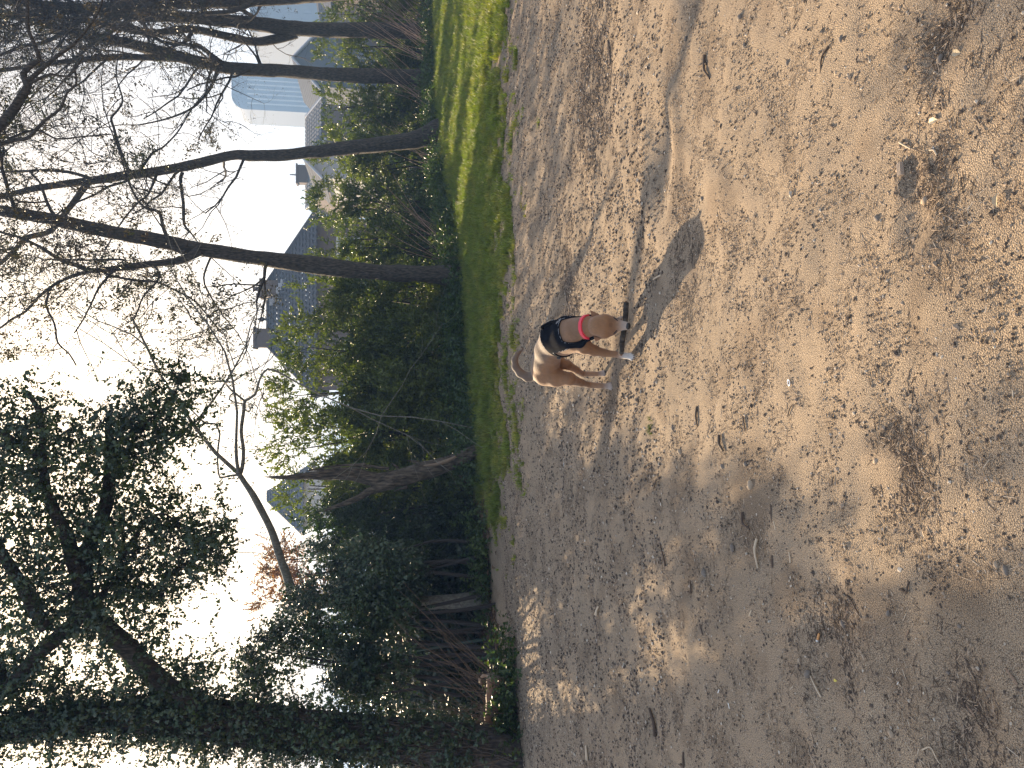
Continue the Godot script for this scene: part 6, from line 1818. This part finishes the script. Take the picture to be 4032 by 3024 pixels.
	# thin twigs: from, to, radius, bend, label
	for q in [[Vector3(1.155, 0, -2.416), Vector3(1.077, 0, -2.464), 0.004, 0.012, "long thin twig lying on the right foreground"],
			[Vector3(1.56, 0, -3.444), Vector3(1.422, 0, -3.38), 0.007, 0.02, "thin forked twig on the right"],
			[Vector3(1.511, 0, -3.423), Vector3(1.532, 0, -3.512), 0.006, 0.0, "side prong of the thin forked twig"],
			[Vector3(-0.108, 0, -3.512), Vector3(-0.205, 0, -3.491), 0.006, 0.005, "straight stick left of the dog's shadow"],
			[Vector3(-0.227, 0, -3.232), Vector3(-0.295, 0, -3.19), 0.008, 0.01, "curved dark stick left of the crossed sticks"],
			[Vector3(-0.623, 0, -2.896), Vector3(-0.74, 0, -2.889), 0.006, 0.01, "long dry stalk above the dark square stub"],
			[Vector3(-0.513, 0, -4.03), Vector3(-0.59, 0, -4.138), 0.006, 0.01, "thin twig at the edge of the trunk shade"],
			[Vector3(-0.535, 0, -3.012), Vector3(-0.597, 0, -2.95), 0.006, 0.02, "bent twig right of the whitest chip"],
			[Vector3(-0.693, 0, -2.302), Vector3(-0.737, 0, -2.212), 0.003, -0.008, "fine curved root crossing the left foreground"],
			[Vector3(-0.598, 0, -2.026), Vector3(-0.568, 0, -1.991), 0.004, 0.015, "crooked little root in the near left"],
			[Vector3(-1.092, 0, -2.467), Vector3(-1.039, 0, -2.527), 0.004, 0.0, "dry stalk of the grey clod"],
			[Vector3(-1.022, 0, -1.93), Vector3(-1.036, 0, -1.875), 0.0025, -0.02, "yellow straw near the lower left corner"],
			[Vector3(-1.031, 0, -3.618), Vector3(-0.967, 0, -3.59), 0.006, 0.03, "curled twig in the left middle"],
			[Vector3(-1.931, 0, -3.707), Vector3(-1.85, 0, -3.67), 0.008, 0.03, "wavy dark root at the left edge"],
			[Vector3(-0.983, 0, -3.953), Vector3(-0.876, 0, -4.03), 0.006, 0.01, "thin root in the ivy-clad trunk's shade"],
			[Vector3(-2.787, 0, -5.537), Vector3(-2.696, 0, -5.566), 0.012, 0.01, "pale stick at the far left of the dirt"],
			[Vector3(-1.627, 0, -5.251), Vector3(-1.554, 0, -5.212), 0.012, 0.0, "short upright-looking pale stick on the left"],
			[Vector3(-2.009, 0, -4.193), Vector3(-1.886, 0, -4.279), 0.012, 0.02, "long dark root in the left shade"],
			[Vector3(-0.072, 0, -2.595), Vector3(-0.122, 0, -2.666), 0.003, 0.01, "hair-thin rootlets below the white ring"],
			[Vector3(0.598, 0, -4.03), Vector3(0.591, 0, -4.151), 0.006, 0.0, "pale broken twig inside the dog's shadow"],
			[Vector3(0.717, 0, -2.06), Vector3(0.681, 0, -2.004), 0.003, 0.0, "pale straw beside the weathered block"],
			[Vector3(0.632, 0, -1.9), Vector3(0.655, 0, -1.93), 0.003, 0.006, "white curved straw in the dark debris"]]:
		var m: Material = pale_wood if "pale" in q[4] or "straw" in q[4] or "dry" in q[4] else dark_wood
		var o := put("twig", twig_shape(q[0], q[1], q[2], q[3]).mesh(), m)
		o.position = Vector3(q[0].x, height(q[0].x, q[0].z), q[0].z)
		tag(o, q[4], "twig", "twigs on the dirt")
	# cigarette end
	var ce := thing("cigarette_end", "orange and white cigarette end in the left hollow", "cigarette end", Vector3(-0.899, 0, -2.499))
	ce.position.y = height(ce.position.x, ce.position.z)
	var c1 := Shape.new()
	c1.tube([Vector4(0.022, 0.006, 0.003, 0.004), Vector4(-0.004, 0.006, 0, 0.004)], 10)
	put("filter", c1.mesh(), plain(0.55, 0.27, 0.10), ce)
	var c2 := Shape.new()
	c2.tube([Vector4(-0.0042, 0.006, 0, 0.0041), Vector4(-0.011, 0.0065, -0.002, 0.0045), Vector4(-0.013, 0.007, -0.003, 0.002)], 10)
	put("burnt_paper", c2.mesh(), plain(0.55, 0.54, 0.52), ce)
	ce.rotation.y = -0.25
	# white plastic ring
	var tm := TorusMesh.new()
	tm.inner_radius = 0.007
	tm.outer_radius = 0.0125
	tm.rings = 20
	tm.ring_segments = 8
	lay("plastic_ring", "small white plastic ring on the bare dirt", "ring", tm, plain(0.8, 0.8, 0.8, 0.4), Vector3(0.005, 0, -2.651), Vector3(1.15, 0.7, 0.7), 0.4, "", 0.004)
	# fallen leaves
	for q in [[Vector3(0.728, 0, -1.908), 0.05, Color(0.55, 0.42, 0.26), "curled pale leaf above the dark debris"], [Vector3(0.885, 0, -1.831), 0.05, Color(0.42, 0.32, 0.2), "curled brown leaf near the right corner"], [Vector3(-0.417, 0, -1.924), 0.035, Color(0.5, 0.36, 0.22), "tan leaf in the near foreground"], [Vector3(0.453, 0, -1.674), 0.05, Color(0.4, 0.3, 0.18), "brown leaf at the bottom of the ground"], [Vector3(-1.009, 0, -2.402), 0.028, Color(0.62, 0.50, 0.10), "yellow leaf scrap beside the left hollow"], [Vector3(-3.391, 0, -9.797), 0.06, Color(0.7, 0.6, 0.12), "bright yellow leaf in the shade before the thicket"], [Vector3(-2.036, 0, -10.35), 0.07, Color(0.7, 0.6, 0.1), "yellow leaf on the dark soil left of the dead trunk"]]:
		var s := Shape.new()
		leaf_blade(s, Vector3(-0.5, 0.05, 0), Vector3(1, 0.12, 0).normalized(), Vector3.UP, 1.0, 0.5, 0.28)
		var lm := plain(q[2].r, q[2].g, q[2].b, 0.6)
		lay("fallen_leaf", q[3], "leaf", s.mesh(), lm, q[0], Vector3.ONE * q[1] * 0.75, rng.randf() * TAU, "", 0.004)
	# tiny green sprig
	var gs := thing("green_sprig", "tiny green sprig alone on the bare dirt", "weeds", Vector3(-0.241, 0, -4.176))
	gs.position.y = height(gs.position.x, gs.position.z)
	var gp := []
	var gt := PackedColorArray()
	for j in 12:
		gp.append(Transform3D(Basis(Vector3.UP, rng.randf() * TAU).scaled(Vector3.ONE * 0.4), Vector3(rng.randf_range(-0.05, 0.05), 0, rng.randf_range(-0.03, 0.03))))
		gt.append(Color(0.07, 0.095, 0.03))
	many("blades", tuft_meshes[0], M.blade, gp, gt, gs)
	fine_litter(stones, chips)

# crumbs of soil and shredded wood, far too many to count
func fine_litter(stones: Array, chips: Array):
	var crumb := Shape.new()
	var pts := [Vector3(0.5, 0, 0.1), Vector3(-0.45, 0.05, 0.1), Vector3(0.05, 0.36, 0), Vector3(0, -0.3, 0), Vector3(0.1, 0.02, 0.5), Vector3(-0.1, 0, -0.5)]
	for t in [[0, 4, 2], [4, 1, 2], [1, 5, 2], [5, 0, 2], [4, 0, 3], [1, 4, 3], [5, 1, 3], [0, 5, 3]]:
		crumb.flat(pts[t[0]], pts[t[1]], pts[t[2]])
	var cm := crumb.mesh()
	var places := []
	var tints := PackedColorArray()
	for k in 260000:
		var d := lerpf(1.25, 9.5, pow(rng.randf(), 0.75))
		var x := rng.randf_range(-0.54 * d - 0.3, 0.54 * d + 0.3)
		var clump := n_mid.get_noise_2d(x * 1.3, -d * 1.3)
		if rng.randf() > 0.7 + 1.0 * clump: continue
		var size := 0.0028 + 0.009 * pow(rng.randf(), 3.2)
		if rng.randf() < 0.02: size *= 1.8
		if d > 4.0 and rng.randf() < 0.12: size = rng.randf_range(0.010, 0.024)
		var p := Vector3(x, height(x, -d) + size * 0.18, -d)
		places.append(Transform3D(Basis(Vector3.UP, rng.randf() * TAU).rotated(Vector3.RIGHT, rng.randf_range(-0.4, 0.4)).scaled_local(Vector3(size * rng.randf_range(0.8, 1.6), size, size)), p))
		var t := rng.randf()
		tints.append((Color(0.28, 0.21, 0.15) if t < 0.45 else (Color(0.075, 0.055, 0.042) if t < 0.92 else Color(0.45, 0.38, 0.3))) * rng.randf_range(0.75, 1.25))
	print("crumbs ", places.size())
	var o := thing("soil_crumbs", "loose crumbs of soil strewn over the dirt", "soil")
	o.set_meta("kind", "stuff")
	many("crumbs", cm, M.crumb, places, tints, o)
	var piles := [[], [], []]
	var pt := [PackedColorArray(), PackedColorArray(), PackedColorArray()]
	for k in 220000:
		var d := lerpf(1.25, 9.8, pow(rng.randf(), 0.75))
		var x := rng.randf_range(-0.54 * d - 0.3, 0.54 * d + 0.3)
		var clump := n_mid.get_noise_2d(x * 1.1 + 60.0, -d * 1.1)
		if rng.randf() > 0.6 + 1.2 * clump: continue
		var l := 0.009 + 0.03 * pow(rng.randf(), 2.6)
		var thin := rng.randf_range(0.16, 0.5) * clampf(0.012 / l, 0.3, 1.0)
		var p := Vector3(x, height(x, -d) + 0.0012, -d)
		piles[k % 3].append(Transform3D(Basis(Vector3.UP, rng.randf() * TAU).rotated(Vector3.RIGHT, rng.randf_range(-0.15, 0.15)).scaled_local(Vector3(l, l * thin * 2.0, l * thin * 1.6)), p))
		var t := rng.randf()
		pt[k % 3].append((Color(0.31, 0.23, 0.16) if t < 0.42 else (Color(0.09, 0.062, 0.045) if t < 0.87 else Color(0.5, 0.41, 0.31))) * rng.randf_range(0.75, 1.25))
	for q in dirty:
		for k in int(1000 * q.y / 0.1):
			var x := rng.randfn(q.x, q.y * 0.9)
			var z := rng.randfn(q.z, q.y * 0.6)
			if z > -1.2: continue
			var l := (0.008 + 0.028 * pow(rng.randf(), 2.2)) * (1.0 if q.z > -4.0 else 1.8)
			piles[k % 3].append(Transform3D(Basis(Vector3.UP, rng.randf() * TAU).rotated(Vector3.RIGHT, rng.randf_range(-0.3, 0.3)).scaled_local(Vector3(l, l * 0.5, l * 0.32)), Vector3(x, height(x, z) + 0.002, z)))
			pt[k % 3].append((Color(0.085, 0.06, 0.044) if rng.randf() < 0.7 else Color(0.36, 0.27, 0.19)) * rng.randf_range(0.7, 1.3))
	var w := thing("shredded_wood", "fine shredded wood mixed into the dirt", "wood litter")
	w.set_meta("kind", "stuff")
	for j in 3: many("slivers", chips[j], M.crumb, piles[j], pt[j], w)
